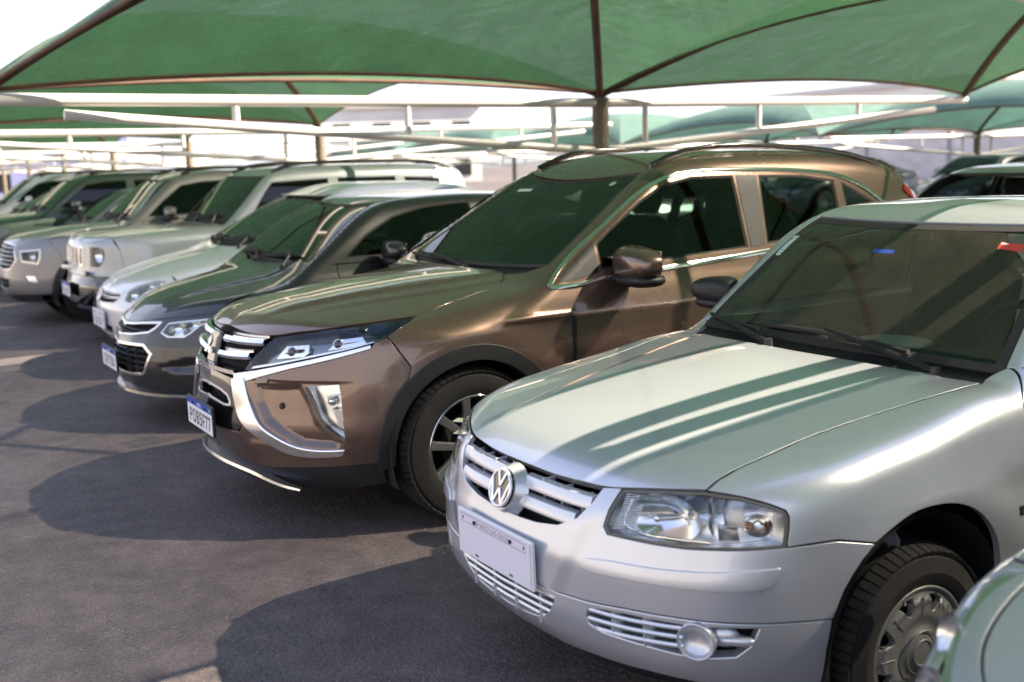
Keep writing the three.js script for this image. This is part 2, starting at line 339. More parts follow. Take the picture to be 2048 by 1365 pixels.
const BOXY = makeSkin({
  H: [[-0.1, 0.9], [0.05, 0.985], [0.14, 1.02], [0.3, 1.045], [0.8, 1.075], [1.3, 1.085], [3, 1.1], [4.2, 1.08]],
  crown: [[0, 0.03], [0.3, 0.05], [0.8, 0.06], [1.3, 0.05], [4.2, 0.04]],
  P: [[0, 0.81], [0.2, 0.84], [0.5, 0.88], [0.85, 0.9], [2.4, 0.895], [3.5, 0.9], [4, 0.87], [4.23, 0.8]],
  S: [[0.2, 0.05], [0.35, 0.015], [0.5, 0], [0.75, 0], [0.9, 0.012], [1, 0.03], [1.08, 0.06]],
  F: [[0.25, 0.13], [0.34, 0.07], [0.42, 0.03], [0.55, 0.03], [0.64, 0.055], [0.75, 0.075], [0.9, 0.085], [1.02, 0.1]],
  FZ: [[0, 0], [0.25, 0.012], [0.4, 0.035], [0.55, 0.075], [0.66, 0.13], [0.74, 0.2], [0.8, 0.29], [0.86, 0.42]],
  R: [[0.3, 4.15], [0.6, 4.23], [1.1, 4.2]], glass: [1.33, 1.09, 1.05, 0.08],
  GW: [[1.02, 0.84], [1.2, 0.79], [1.4, 0.735], [1.55, 0.685], [1.62, 0.65]], GP: [[1.3, 0], [2.4, 0.01], [3.6, -0.01], [4.2, -0.06]],
  roof: [[1.6, 1.52], [1.8, 1.575], [2.1, 1.61], [2.6, 1.625], [3.2, 1.62], [3.8, 1.59], [4.2, 1.55]], GR: [[1.1, 4.18], [1.3, 4.14], [1.5, 4.08], [1.6, 4.02]], roofCrown: 0.05, kTop: 0.09, kCorner: 0.1, bottom: 0.16,
});
const SUV = makeSkin({
  H: [[-0.1, 0.78], [0.04, 0.86], [0.12, 0.905], [0.3, 0.955], [0.6, 1.0], [1, 1.04], [1.3, 1.06], [3, 1.08], [4.27, 1.06]],
  crown: [[0, 0.06], [0.3, 0.08], [0.8, 0.1], [1.3, 0.06], [4.2, 0.05]],
  P: [[0, 0.78], [0.2, 0.82], [0.5, 0.87], [0.85, 0.89], [2.4, 0.885], [3.5, 0.89], [4, 0.86], [4.27, 0.79]],
  S: [[0.2, 0.05], [0.35, 0.015], [0.5, 0], [0.72, 0.002], [0.86, 0.018], [0.97, 0.04], [1.06, 0.09]],
  F: [[0.2, 0.14], [0.3, 0.06], [0.38, 0.02], [0.48, 0.01], [0.58, 0.02], [0.7, 0.035], [0.8, 0.055], [0.9, 0.1]],
  FZ: [[0, 0], [0.25, 0.016], [0.4, 0.05], [0.52, 0.105], [0.62, 0.175], [0.7, 0.255], [0.77, 0.35], [0.85, 0.53]],
  R: [[0.3, 4.2], [0.6, 4.27], [1.06, 4.22]], glass: [1.22, 1.06, 1.25, 0.1],
  GW: [[1, 0.83], [1.15, 0.785], [1.35, 0.71], [1.5, 0.645], [1.6, 0.6]], GP: [[1.2, 0], [2.4, 0.01], [3.6, -0.02], [4.2, -0.09]],
  roof: [[1.6, 1.49], [1.8, 1.545], [2.1, 1.59], [2.5, 1.605], [3, 1.6], [3.6, 1.56], [4.1, 1.49]], GR: [[1.06, 4.22], [1.3, 4.14], [1.5, 4.03], [1.6, 3.95]], kTop: 0.1, bottom: 0.12,
});
// ---------------------------------------------------------------- textures and materials
const noise3 = new ImprovedNoise();
function grain(size, fn, o = {}) {   // a computed texture; fn(u, v) gives [r, g, b] or one value, 0..1
  const d = new Uint8Array(size * size * 4);
  for (let j = 0; j < size; j++) for (let i = 0; i < size; i++) {
    const c = fn(i / size, j / size), k = (j * size + i) * 4, v = Array.isArray(c) ? c : [c, c, c];
    for (let q = 0; q < 3; q++) d[k + q] = clamp(v[q] * 255, 0, 255); d[k + 3] = 255;
  }
  const t = new THREE.DataTexture(d, size, size, THREE.RGBAFormat);
  t.wrapS = t.wrapT = THREE.RepeatWrapping; t.magFilter = THREE.LinearFilter; t.minFilter = THREE.LinearMipmapLinearFilter; t.generateMipmaps = true;
  if (o.color) t.colorSpace = THREE.SRGBColorSpace;
  t.repeat.set(o.repeat ?? 1, o.repeat2 ?? o.repeat ?? 1); t.needsUpdate = true;
  return t;
}
// noise that repeats at the edge of the tile
const tileN = (u, v, f, z = 0) => { const n = (a, b) => noise3.noise(a * f, b * f, z); const w = (1 - Math.cos(Math.PI * Math.min(1, Math.max(0, (u - 0.75) * 4)))) / 2, h = (1 - Math.cos(Math.PI * Math.min(1, Math.max(0, (v - 0.75) * 4)))) / 2; return lerp(lerp(n(u, v), n(u - 1, v), w), lerp(n(u, v - 1), n(u - 1, v - 1), w), h); };
const C = (r, g, b) => new THREE.Color().setRGB(r, g, b);
const std = (o) => new THREE.MeshStandardMaterial(o), phys = (o) => new THREE.MeshPhysicalMaterial(o);
const film = grain(512, (u, v) => 0.82 + 0.08 * tileN(u, v, 3) + 0.05 * tileN(u, v, 7, 3), { repeat: 0.9 });
const paint = (c, o = {}) => phys({ color: c, metalness: o.metal ?? 0.55, roughness: o.rough ?? 0.36, roughnessMap: film, clearcoat: 1, clearcoatRoughness: o.coat ?? 0.035 });
const M = {
  silver: paint(C(0.55, 0.575, 0.62), { metal: 0.6, rough: 0.38 }),
  paleSilver: paint(C(0.66, 0.67, 0.69), { metal: 0.35, rough: 0.4 }),
  brown: paint(C(0.165, 0.108, 0.083), { metal: 0.7, rough: 0.34 }),
  black: paint(C(0.012, 0.012, 0.014), { metal: 0.2, rough: 0.5 }),
  warmSilver: paint(C(0.31, 0.335, 0.35), { metal: 0.45, rough: 0.45 }),
  midGrey: paint(C(0.16, 0.165, 0.175), { metal: 0.5, rough: 0.45 }),
  greyGold: paint(C(0.19, 0.187, 0.188), { metal: 0.6, rough: 0.55 }),
  darkBlue: paint(C(0.02, 0.026, 0.045), { metal: 0.3, rough: 0.5 }),
  paleBlue: paint(C(0.33, 0.365, 0.39), { metal: 0.55, rough: 0.5 }),
  beige: paint(C(0.4, 0.33, 0.27), { metal: 0.5, rough: 0.55 }),
  white: paint(C(0.75, 0.75, 0.74), { metal: 0, rough: 0.5 }),
  darkGreen: paint(C(0.02, 0.035, 0.028), { metal: 0.3, rough: 0.5 }),
  red: paint(C(0.35, 0.02, 0.018), { metal: 0.2, rough: 0.5 }),
  chrome: phys({ color: C(0.82, 0.82, 0.83), metalness: 1, roughness: 0.07 }),
  bright: phys({ color: C(0.85, 0.85, 0.86), metalness: 1, roughness: 0.16 }),
  satin: phys({ color: C(0.72, 0.73, 0.75), metalness: 1, roughness: 0.24 }),
  letters: phys({ color: C(0.88, 0.88, 0.9), metalness: 0.5, roughness: 0.22, clearcoat: 1 }),
  alloy: phys({ color: C(0.5, 0.5, 0.5), metalness: 0.9, roughness: 0.33 }),
  hubcap: phys({ color: C(0.19, 0.19, 0.185), metalness: 0.4, roughness: 0.45 }),
  plastic: std({ color: C(0.009, 0.009, 0.0105), roughness: 0.6, roughnessMap: film }),
  gloss: phys({ color: C(0.008, 0.008, 0.009), roughness: 0.12, clearcoat: 1, clearcoatRoughness: 0.05 }),
  rubber: std({ color: C(0.016, 0.0155, 0.015), roughness: 0.8 }),
  tyre: std({ color: C(0.016, 0.015, 0.0145), roughness: 0.82, map: grain(256, (u, v) => { const n = 0.72 + 0.3 * tileN(u, v, 5) + 0.25 * tileN(u, v, 23, 2); return [n, n * 0.95, n * 0.9]; }, { color: true, repeat: 3 }) }),
  well: std({ color: C(0.012, 0.011, 0.0105), roughness: 0.9 }),
  glass: phys({ color: C(0.4, 0.52, 0.46), transmission: 1, roughness: 0.0, ior: 1.52, metalness: 0 }),
  tint: phys({ color: C(0.1, 0.13, 0.115), transmission: 1, roughness: 0.0, ior: 1.52 }),
  darkTint: phys({ color: C(0.035, 0.042, 0.04), transmission: 1, roughness: 0.0, ior: 1.52 }),
  lens: phys({ color: C(0.95, 0.96, 0.95), transmission: 1, roughness: 0.0, ior: 1.45 }),
  amber: phys({ color: C(0.85, 0.26, 0.03), transmission: 0.35, roughness: 0.2, clearcoat: 1 }),
  redLens: phys({ color: C(0.42, 0.015, 0.012), transmission: 0.2, roughness: 0.12, clearcoat: 1 }),
  reflector: phys({ color: C(0.86, 0.86, 0.85), metalness: 1, roughness: 0.13 }),
  sealGrey: std({ color: C(0.1, 0.1, 0.085), roughness: 0.5 }),
  lampDark: phys({ color: C(0.2, 0.22, 0.26), metalness: 1, roughness: 0.2 }),
  seat: std({ color: C(0.05, 0.048, 0.046), roughness: 0.9 }),
  dash: std({ color: C(0.03, 0.029, 0.028), roughness: 0.75 }),
  belt: std({ color: C(0.32, 0.29, 0.25), roughness: 0.8 }),
  lining: std({ color: C(0.3, 0.29, 0.27), roughness: 0.9 }),
  plateWhite: std({ color: C(0.72, 0.72, 0.75), roughness: 0.4 }),
};
M.dust = std({ color: C(0.42, 0.36, 0.28), roughness: 1, transparent: true, opacity: 0.11, alphaMap: grain(1024, (u, v) => { const s = rnd(); return 0.5 + 0.2 * tileN(u, v, 6) + 0.16 * tileN(u, v, 40, 5) + (s > 0.985 ? 0.5 : (s - 0.5) * 0.5); }, { repeat: 1.6 }) });
// ---------------------------------------------------------------- vehicles: shared builders
const used = {};
const numbered = (n) => { const k = used[n] = (used[n] ?? -1) + 1; return k ? `${n}_${String(k).padStart(3, '0')}` : n; };
function thing(name, label, category, group, x = 0, y = 0, z = 0, turn = 0) {
  const o = new THREE.Group(); o.name = numbered(name); o.position.set(x, y, z); o.rotation.y = turn;
  o.userData = { label, category }; if (group) o.userData.group = group;
  scene.add(o); return o;
}
function part(parent, name, g, m, label) {
  const o = new THREE.Mesh(Array.isArray(g) ? join(g) : g, m); o.name = name; o.castShadow = o.receiveShadow = true;
  if (label) o.userData.label = label;
  parent.add(o); return o;
}
const onFront = (f, y, z) => { const p = hit(f, V3(-1, y, z), V3(1, 0, 0), 5) ?? V3(2, y, z); return [p.x, p.y, p.z]; };
const onRear = (f, y, z) => { const p = hit(f, V3(6, y, z), V3(-1, 0, 0), 5) ?? V3(4, y, z); return [p.x, p.y, p.z]; };
const onTop = (f, x, z) => { const p = hit(f, V3(x, 2.4, z), V3(0, -1, 0), 2.4) ?? V3(x, 1, z); return [p.x, p.y, p.z]; };
const onSide = (f, x, y) => { const p = hit(f, V3(x, y, 1.6), V3(0, 0, -1), 1.6, 0.02) ?? V3(x, y, 0.6); return [p.x, p.y, p.z]; };
const span = (a, b, n) => Array.from({ length: n + 1 }, (_, i) => lerp(a, b, i / n));
const FRONT = around(0.95), TOPF = alongDir(-0.32, 0.95, 0), SIDE = alongDir(0, 0.38, 0.925), FRAME = alongDir(-0.28, 0.3, 0.91), BACK = alongDir(0.93, 0.36, 0), ROOF = alongDir(0, 1, 0);
function pair(c, name, g, m, label) { return [part(c, name, g, m, label), part(c, name, mirrored(g), m, label)]; }
// ---- a road wheel: tyre with tread, rim and its cover or spokes. Axle along z, outer side +z
function wheelShapes(r, w, rim, style) {
  const sw = r - rim, pts = [];
  const P = (a, b) => pts.push(new THREE.Vector2(a, b));
  P(rim - 0.012, -w / 2 + 0.02); P(rim, -w / 2 + 0.004); P(rim + sw * 0.35, -w / 2 - 0.006); P(rim + sw * 0.75, -w / 2 + 0.004); P(r - 0.014, -w / 2 + 0.02); P(r - 0.003, -w / 2 + 0.035);
  for (const q of [-0.25, 0, 0.25]) { const c = q * w; P(r, c - 0.008); P(r - 0.008, c - 0.006); P(r - 0.008, c + 0.006); P(r, c + 0.008); }
  P(r - 0.003, w / 2 - 0.035); P(r - 0.014, w / 2 - 0.02); P(rim + sw * 0.75, w / 2 - 0.004); P(rim + sw * 0.35, w / 2 + 0.006); P(rim + 0.006, w / 2 - 0.002); P(rim - 0.004, w / 2 - 0.008); P(rim - 0.012, w / 2 - 0.02);
  let t = new THREE.LatheGeometry(pts, 72); t.rotateX(Math.PI / 2); t = toCreasedNormals(t, 0.5);
  const blocks = [];
  for (let i = 0; i < 64; i++) for (const s of [-1, 1]) { const b = new THREE.BoxGeometry(r * 6.283 / 64 * 0.8, 0.008, 0.05); b.rotateX(s * 0.34); b.translate(0, r - 0.0045, s * (w / 2 - 0.026)); b.rotateZ(i / 64 * 6.2832 + (s > 0 ? 0.05 : 0)); blocks.push(b); }
  const tyre = join([t, ...blocks]);
  const barrel = (() => { const p = [[rim - 0.006, w / 2 - 0.012], [rim - 0.02, w / 2 - 0.02], [rim - 0.03, w / 2 - 0.05], [rim - 0.04, -w / 2 + 0.03], [rim - 0.008, -w / 2 + 0.012]]; const g = new THREE.LatheGeometry(p.map((q) => new THREE.Vector2(...q)), 60); g.rotateX(Math.PI / 2); return g; })();
  const lip = new THREE.TorusGeometry(rim - 0.006, 0.006, 8, 64).translate(0, 0, w / 2 - 0.01);
  const disc = new THREE.CylinderGeometry(rim * 0.55, rim * 0.55, 0.02, 32).rotateX(Math.PI / 2).translate(0, 0, 0);
  let face;
  const R = rim - 0.006;
  if (style === 'cover') {   // pressed cover with drop-shaped openings near its edge
    const dome = (x, y, z) => { const q = Math.hypot(x, y) / R; return z - (w / 2 - 0.014 + 0.02 * (1 - q * q) - 0.012 * gauss(q - 0.42, 0.12) + 0.006 * gauss(q - 0.8, 0.05)); };
    const ringPts = Array.from({ length: 72 }, (_, i) => [Math.cos(i / 72 * 6.28319) * R, Math.sin(i / 72 * 6.28319) * R, 0]), holes = [];
    for (let i = 0; i < 8; i++) { const a = i / 8 * 6.2832, q = (rr, da) => [Math.cos(a + da) * rr * R, Math.sin(a + da) * rr * R, 0]; holes.push([q(0.9, -0.2), q(0.92, 0), q(0.9, 0.2), q(0.78, 0.15), q(0.66, 0.08), q(0.62, 0), q(0.66, -0.08), q(0.78, -0.15)]); }
    face = join([sheet(dome, alongDir(0, 0, 1), ringPts, { holes, rim: 0.02, cell: 0.012, gap: 0, chamfer: 0.003 }), ...Array.from({ length: 8 }, (_, i) => at(box(0.05, 0.004, 0.006, 0.001), Math.cos((i + 0.5) / 8 * 6.2832) * R * 0.72, Math.sin((i + 0.5) / 8 * 6.2832) * R * 0.72, w / 2 - 0.003, 0, 0, (i + 0.5) / 8 * 6.2832)), ...[0.2, 0.34].map((q) => new THREE.TorusGeometry(R * q, 0.003, 6, 40).translate(0, 0, w / 2 - 0.014 + 0.02 * (1 - q * q)))]);
  } else {   // spoked alloy: five double spokes
    const list = [];
    for (let i = 0; i < 5; i++) for (const s of [-1, 1]) {
      const sh = new THREE.Shape(), a = 0.085 * s;
      sh.moveTo(0.045, s * 0.008); sh.lineTo(R * 0.97, s * 0.028); sh.lineTo(R * 0.97, s * 0.062); sh.lineTo(0.05, s * 0.034); sh.closePath();
      const g = new THREE.ExtrudeGeometry(sh, { depth: 0.02, bevelEnabled: true, bevelSize: 0.003, bevelThickness: 0.003, bevelSegments: 2 }); g.rotateZ(i / 5 * 6.2832 + a + (style === 'spoke2' ? 0.3 : 0)); const p = g.attributes.position; for (let k = 0; k < p.count; k++) { const rr = Math.hypot(p.getX(k), p.getY(k)) / R; p.setZ(k, p.getZ(k) + w / 2 - 0.055 + 0.025 * rr * rr); } g.computeVertexNormals(); list.push(g);
    }
    list.push(new THREE.CylinderGeometry(0.062, 0.066, 0.03, 28).rotateX(Math.PI / 2).translate(0, 0, w / 2 - 0.04));
    face = join(list);
  }
  return { tyre, barrel: join([barrel, disc]), face, lip, style, w };
}
const wheelSets = {};
function wheels(c, key, mk, spots, faceMat, turn = 0) {
  const S = wheelSets[key] ??= mk();
  for (const [x, y, z, steer] of spots) {
    const w = new THREE.Group(); w.name = 'wheel'; w.position.set(x, y, z); if (z < 0) w.rotation.y = Math.PI; w.rotation.y += steer ?? 0; w.rotation.z = turn; c.add(w);
    part(w, 'tyre', S.tyre, M.tyre); part(w, 'rim', S.barrel, M.well);
    part(w, S.style === 'cover' ? 'wheel_cover' : 'spokes', S.face, faceMat); part(w, 'rim_edge', S.lip, S.style === 'cover' ? faceMat : M.chrome);
  }
}
function arch(f, ax, ay, r, a0, a1, n = 16) {   // points of a wheel opening on the skin, angles in turns from the rear over the top
  return span(a0, a1, n).map((t) => onSide(f, ax + Math.cos(t * 6.28319) * r, Math.max(0.2, ay + Math.sin(t * 6.28319) * r)));
}
function wheelWell(c, ax, ay, r, zIn, zOut) {
  const g = new THREE.CylinderGeometry(r, r, zOut - zIn, 28, 1, true, -Math.PI * 0.62, Math.PI * 1.24); g.rotateX(Math.PI / 2); g.rotateZ(Math.PI); g.rotateZ(0);
  const q = g; q.translate(ax, ay, (zIn + zOut) / 2);
  const back = new THREE.CircleGeometry(r, 28).translate(ax, ay, zIn);
  for (const s of [1, -1]) { const a = q.clone(), b = back.clone(); if (s < 0) { a.scale(1, 1, -1); b.scale(1, 1, -1); } part(c, 'wheel_housing', [a, b], M.well); }
}
// ---- roof, screens, window frames, doors and tail, the same way for every vehicle
function cabin(c, f, s) {
  const paintM = s.paint, n = 10;
  const [yb, zb, yh, zh] = s.ws;                                      // screen: foot height and half width, head height and half width
  const edge = span(0, 1, n).map((t) => onFront(f, lerp(yb, yh, t), lerp(zb, zh, t) + (s.wsBow ?? 0.015) * Math.sin(t * 3.1416)));
  const foot = s.footX ? span(0, 1, 8).map((t) => onTop(f, lerp(s.footX[0], s.footX[1], t * t), zb * t)) : span(0, 1, 8).map((t) => onFront(f, yb - (s.footDrop ?? 0) * (1 - t * t), zb * t)), head = span(1, 0, 8).map((t) => onTop(f, edge[n][0] - (s.headBow ?? 0.06) * (1 - t * t), zh * t));
  const scr = [...foot, ...edge.slice(1), ...head.slice(1)], GL = alongDir(-0.62, 0.78, 0);
  const w = part(c, 'windshield', sheet(f, GL, both(scr), { gap: 0.004, rim: 0.006, off: -0.003, cell: 0.05 }), s.screen ?? M.tint);
  // dark seal round the screen
  const ring = sheet(f, GL, both(scr), { gap: 0.0005, rim: 0.008, off: -0.0015, cell: 0.03, holes: [insetLine(f, GL, both(scr), s.seal ?? 0.022)] });
  part(w, 'screen_seal', ring, M.rubber);
  // frame of the side windows
  const xr0 = edge[n][0], xr1 = s.roofEnd;
  const roofZ = (x) => lerp(zh + 0.012, s.roofZ ?? zh + 0.03, clamp((x - xr0) / 0.5, 0, 1)) - 0.05 * clamp((x - xr1 + 0.5) / 0.5, 0, 1);
  const roofLine = span(xr0 + 0.02, xr1, 12).map((x) => onTop(f, x, roofZ(x)));
  const rearLine = s.rearPillar.map(([x, y]) => onSide(f, x, y));
  const belt = s.belt.map(([x, y]) => onSide(f, x, y));
  const out = [...edge, ...roofLine, ...rearLine, ...belt.slice().reverse()];
  const wins = s.windows.map((q) => q.pts.map(([x, y]) => onSide(f, x, y)));
  pair(c, 'window_frame', sheet(f, FRAME, out, { holes: wins.map((q) => q), cell: 0.03, rim: 0.02, gap: 0.001 }), paintM);
  wins.forEach((q, i) => {
    const gl = sheet(f, FRAME, q, { off: -0.007, rim: 0, gap: 0.001, cell: 0.05, round: s.windows[i].round });
    const ps = pair(c, 'side_window', gl, s.windows[i].m ?? s.sideGlass ?? M.tint);
    const seal = sheet(f, FRAME, q, { off: -0.004, rim: 0.004, gap: 0, cell: 0.03, holes: [insetLine(f, FRAME, q, 0.013)], round: s.windows[i].round });
    part(ps[0], 'window_seal', seal, M.rubber); part(ps[1], 'window_seal', mirrored(seal), M.rubber);
  });
  // roof
  const rr = span(1, 0, 8).map((t) => onTop(f, xr1 + 0.05 * (1 - t * t), roofZ(xr1) * t));
  const hz = span(0, 1, 8).map((t) => onTop(f, xr0 + 0.015 - (s.headBow ?? 0.06) * (1 - t * t), (zh + 0.01) * t));
  part(c, 'roof', sheet(f, ROOF, both([...hz, ...roofLine, ...rr]), { cell: 0.05, gap: 0.0015 }), s.roofPaint ?? paintM);
  // rear screen and tailgate
  const [qy0, qz0, qy1, qz1] = s.rearScreen;
  const rs = [...span(0, 1, 6).map((t) => onRear(f, qy0, qz0 * t)), ...span(0.2, 1, 5).map((t) => onRear(f, lerp(qy0, qy1, t), lerp(qz0, qz1, t))), ...span(1, 0, 6).map((t) => onRear(f, qy1, qz1 * t)).slice(1)];
  part(c, 'rear_window', sheet(f, BACK, both(rs), { off: -0.002, rim: 0.006, cell: 0.05, round: 0.05 }), s.rearGlass ?? M.darkTint);
  const [ty0, tz0] = s.tailgate;
  const rl = s.rearPillar.map(([x, y]) => onSide(f, x, y)).map((p) => [p[0], p[1], p[2]]);
  const top = [...rr.slice().reverse()], low = [...span(1, 0, 6).map((t) => onRear(f, ty0, tz0 * t))];
  part(c, 'tailgate', sheet(f, BACK, both([...top, ...rl.map((p) => onRear(f, p[1], Math.max(0.3, p[2] - 0.012))), ...low]), { holes: [both(rs)], cell: 0.05 }), paintM);
  return { edge, belt, scr };
}
function insetLine(f, way, pts, d) {   // a parallel outline further in, laid back on the skin
  let q = dense(pts.map((p) => way.to(V3(...p))), 0.03); if (area2(q) < 0) q.reverse();
  return inset(q, d);
}
// lower flanks: doors and quarter panels from the belt down to the sill
function flanks(c, f, s) {
  const m = s.paint, B = curve(s.belt, 0), sill = s.sill ?? 0.3;
  const beltPts = (a, b) => span(a, b, 6).map((x) => onSide(f, x, B(x) - 0.004));
  s.doors.forEach(([x0, x1, bot0, bot1], i) => {
    // the last door's rear edge steps round the wheel opening
    const low = span(x1, x0, 8).map((x) => onSide(f, x, sill));
    let poly = [...beltPts(x0, x1), ...low];
    if (s.archRear && i === s.doors.length - 1) {
      const A = s.archRear, inside = (p) => Math.hypot(p[0] - A[0], p[1] - A[1]) < A[2] + 0.05;
      poly = [...beltPts(x0, x1), ...span(B(x1), sill, 14).map((y) => { let x = x1; while (Math.hypot(x - A[0], y - A[1]) < A[2] + 0.045 && x > x0 + 0.1) x -= 0.01; return onSide(f, x, y); }), ...low.filter((p) => !inside(p) && p[0] < A[0])];
    }
    if (i === 0 && s.doorFront) poly = [...beltPts(s.doorBelt, x1), ...low.slice(0, -1), ...s.doorFront];
    const ds = pair(c, 'door', sheet(f, SIDE, poly, { cell: 0.04 }), m);
    const hx = x1 - 0.2, hy = B(hx) - (s.handleDrop ?? 0.13), hp = onSide(f, hx, hy);
    for (const d of [0, 1]) { const z = (hp[2] + 0.012) * (d ? -1 : 1); part(ds[d], 'handle', at(box(0.16, 0.028, 0.03, 0.012), hx, hy, z), s.handleMat ?? m); }
  });
  const xq = s.doors[s.doors.length - 1][1], A = s.archRear, L = s.rearX;
  const quarter = [...beltPts(xq, L - 0.1), ...s.rearEdge.map(([x, y]) => onSide(f, x, y)), ...arch(f, A[0], A[1], A[2], -0.04, 0.5, 18)];
  const up = span(sill, B(xq), 14).map((y) => { let x = xq; while (Math.hypot(x - A[0], y - A[1]) < A[2] + 0.05 && x > xq - 0.6) x -= 0.01; return onSide(f, x, y); });
  pair(c, 'quarter_panel', sheet(f, SIDE, [...quarter, ...up.filter((p) => p[1] > A[1])], { cell: 0.045 }), m);
  pair(c, 'sill', sheet(f, SIDE, [...span(s.sillX[0], s.sillX[1], 6).map((x) => onSide(f, x, sill - 0.004)), ...span(s.sillX[1], s.sillX[0], 6).map((x) => onSide(f, x, 0.21))], { cell: 0.06 }), s.sillMat ?? m);
  const rb = [...span(0, 0.72, 6).map((z) => onRear(f, s.tailgate[0] - 0.005, z)), ...span(s.tailgate[0] - 0.03, 0.25, 4).map((y) => onRear(f, y, 0.74)), ...span(0.7, 0, 5).map((z) => onRear(f, 0.26, z))];
  part(c, 'rear_bumper', sheet(f, alongDir(1, 0, 0), both(rb), { cell: 0.06 }), s.bumperMat ?? m);
}
function seamStrip(c, f, pts, d = 0.0052) {   // dark strip standing in for the shade inside a shut line
  for (const s of [1, -1]) part(c, 'seam_shade', sweep(flow(pts, 3).map((q) => { const p = V3(...q), n = normalOf(f, p); p.addScaledVector(n, -d); p.z *= s; return p; }), [[0.003, -0.009], [0.003, 0.009], [-0.003, 0.009], [-0.003, -0.009]], (v) => { const q = V3(v.x, v.y, v.z * s), n = normalOf(f, q); n.z *= s; return n; }), M.well);
}
function interior(c, s) {   // what the windows show: floor, dash, wheel, seats
  const [xd, yd, hw] = s.dash, drv = 0.36;
  const pad = new THREE.Shape(); pad.moveTo(xd - 0.02, yd - 0.02); pad.bezierCurveTo(xd + 0.2, yd + 0.015, xd + 0.42, yd + 0.02, xd + 0.5, yd - 0.05); pad.lineTo(xd + 0.45, yd - 0.42); pad.lineTo(xd, yd - 0.42); pad.closePath();
  part(c, 'dashboard', new THREE.ExtrudeGeometry(pad, { depth: hw * 2 - 0.04, bevelEnabled: true, bevelSize: 0.01, bevelThickness: 0.01, bevelSegments: 2 }).translate(0, 0, -hw + 0.02), M.dash);
  const sw = new THREE.Group(); sw.name = 'steering_wheel'; sw.position.set(xd + 0.62, yd - 0.02, drv); sw.rotation.z = 0.42; c.add(sw);
  part(sw, 'steering_rim', new THREE.TorusGeometry(0.18, 0.016, 10, 40).rotateY(Math.PI / 2), M.rubber);
  part(sw, 'steering_hub', [at(box(0.05, 0.13, 0.16, 0.03), -0.02, 0, 0), at(box(0.02, 0.03, 0.34, 0.008), 0, 0, 0), rod([-0.02, 0, 0], [-0.2, 0, 0], 0.03)], M.dash);
  for (const z of [drv, -drv]) {
    const st = new THREE.Group(); st.name = 'seat'; st.position.set(xd + s.seatX, s.seatY, z); c.add(st);
    part(st, 'cushion', at(box(0.5, 0.16, 0.5, 0.06), 0, 0, 0, 0, 0, 0.08), M.seat);
    part(st, 'seat_back', at(box(0.15, 0.62, 0.48, 0.07), 0.32, 0.33, 0, 0, 0, -0.28), M.seat);
    part(st, 'headrest', [at(box(0.1, 0.17, 0.26, 0.045), 0.44, 0.72, 0, 0, 0, -0.2), rod([0.4, 0.6, 0.05], [0.43, 0.7, 0.05], 0.006), rod([0.4, 0.6, -0.05], [0.43, 0.7, -0.05], 0.006)], M.seat);
  }
  part(c, 'rear_seat', [at(box(0.48, 0.18, hw * 1.75, 0.06), xd + s.seatX + 0.85, s.seatY, 0), at(box(0.16, 0.6, hw * 1.75, 0.06), xd + s.seatX + 1.15, s.seatY + 0.32, 0, 0, 0, -0.3)], M.seat);
  part(c, 'floor_pan', [at(box(s.floor[1] - s.floor[0], 0.03, hw * 2, 0.01), (s.floor[0] + s.floor[1]) / 2, 0.28, 0)], M.well);
  part(c, 'headlining', [at(box(s.lining[1] - s.lining[0], 0.012, s.lining[3] * 2, 0.004), (s.lining[0] + s.lining[1]) / 2, s.lining[2], 0)], M.lining);
  const mi = s.lining; part(c, 'rear_view_mirror', [at(box(0.03, 0.07, 0.22, 0.02), mi[0] + 0.02, mi[2] - 0.11, 0, 0, 0.2, 0), rod([mi[0] - 0.02, mi[2] - 0.02, 0], [mi[0] + 0.02, mi[2] - 0.1, 0], 0.008)], M.rubber);
}
function blob(a, b, d, p = 2.6, nu = 28, nv = 18) {   // rounded block: a, b, d half sizes
  const g = new THREE.SphereGeometry(1, nu, nv), q = g.attributes.position, sg = (v, e) => Math.sign(v) * Math.pow(Math.abs(v), e);
  for (let i = 0; i < q.count; i++) { const x = q.getX(i), y = q.getY(i), z = q.getZ(i), k = Math.pow(Math.pow(Math.abs(x), p) + Math.pow(Math.abs(y), p) + Math.pow(Math.abs(z), p), -1 / p); q.setXYZ(i, x * k * a, y * k * b, z * k * d); }
  g.computeVertexNormals(); return g;
}
function doorMirror(c, x, y, z, o = {}) {
  for (const s of [1, -1]) {
    const m = new THREE.Group(); m.name = 'door_mirror'; m.position.set(x, y, z * s); m.scale.setScalar(o.size ?? 1); c.add(m);
    const cap = blob(0.082, 0.064, 0.132, 2.9); const q = cap.attributes.position;
    for (let i = 0; i < q.count; i++) { const X = q.getX(i); if (X > 0.02) q.setX(i, 0.02 + (X - 0.02) * 0.25); const k = 1 - 0.18 * clamp(q.getZ(i) * s / 0.125, -1, 1); q.setY(i, q.getY(i) * k); }
    cap.computeVertexNormals(); cap.rotateY(s * -0.12);
    const P = part(m, 'mirror_cap', cap, o.cap ?? M.plastic);
    part(m, 'mirror_glass', at(box(0.006, 0.1, 0.19, 0.02), 0.042, 0, 0, 0, s * -0.12, 0), M.chrome);
    part(m, 'mirror_foot', [at(blob(0.05, 0.032, 0.09, 2.4), 0.01, -0.06, -0.08 * s), at(blob(0.075, 0.03, 0.115, 2.6), -0.002, -0.062, 0.0)], M.plastic);
    if (o.signal) part(m, 'indicator', at(box(0.02, 0.014, 0.1, 0.006), -0.055, -0.022, 0.075 * s, 0, -0.75 * s, 0), M.lens);
  }
}
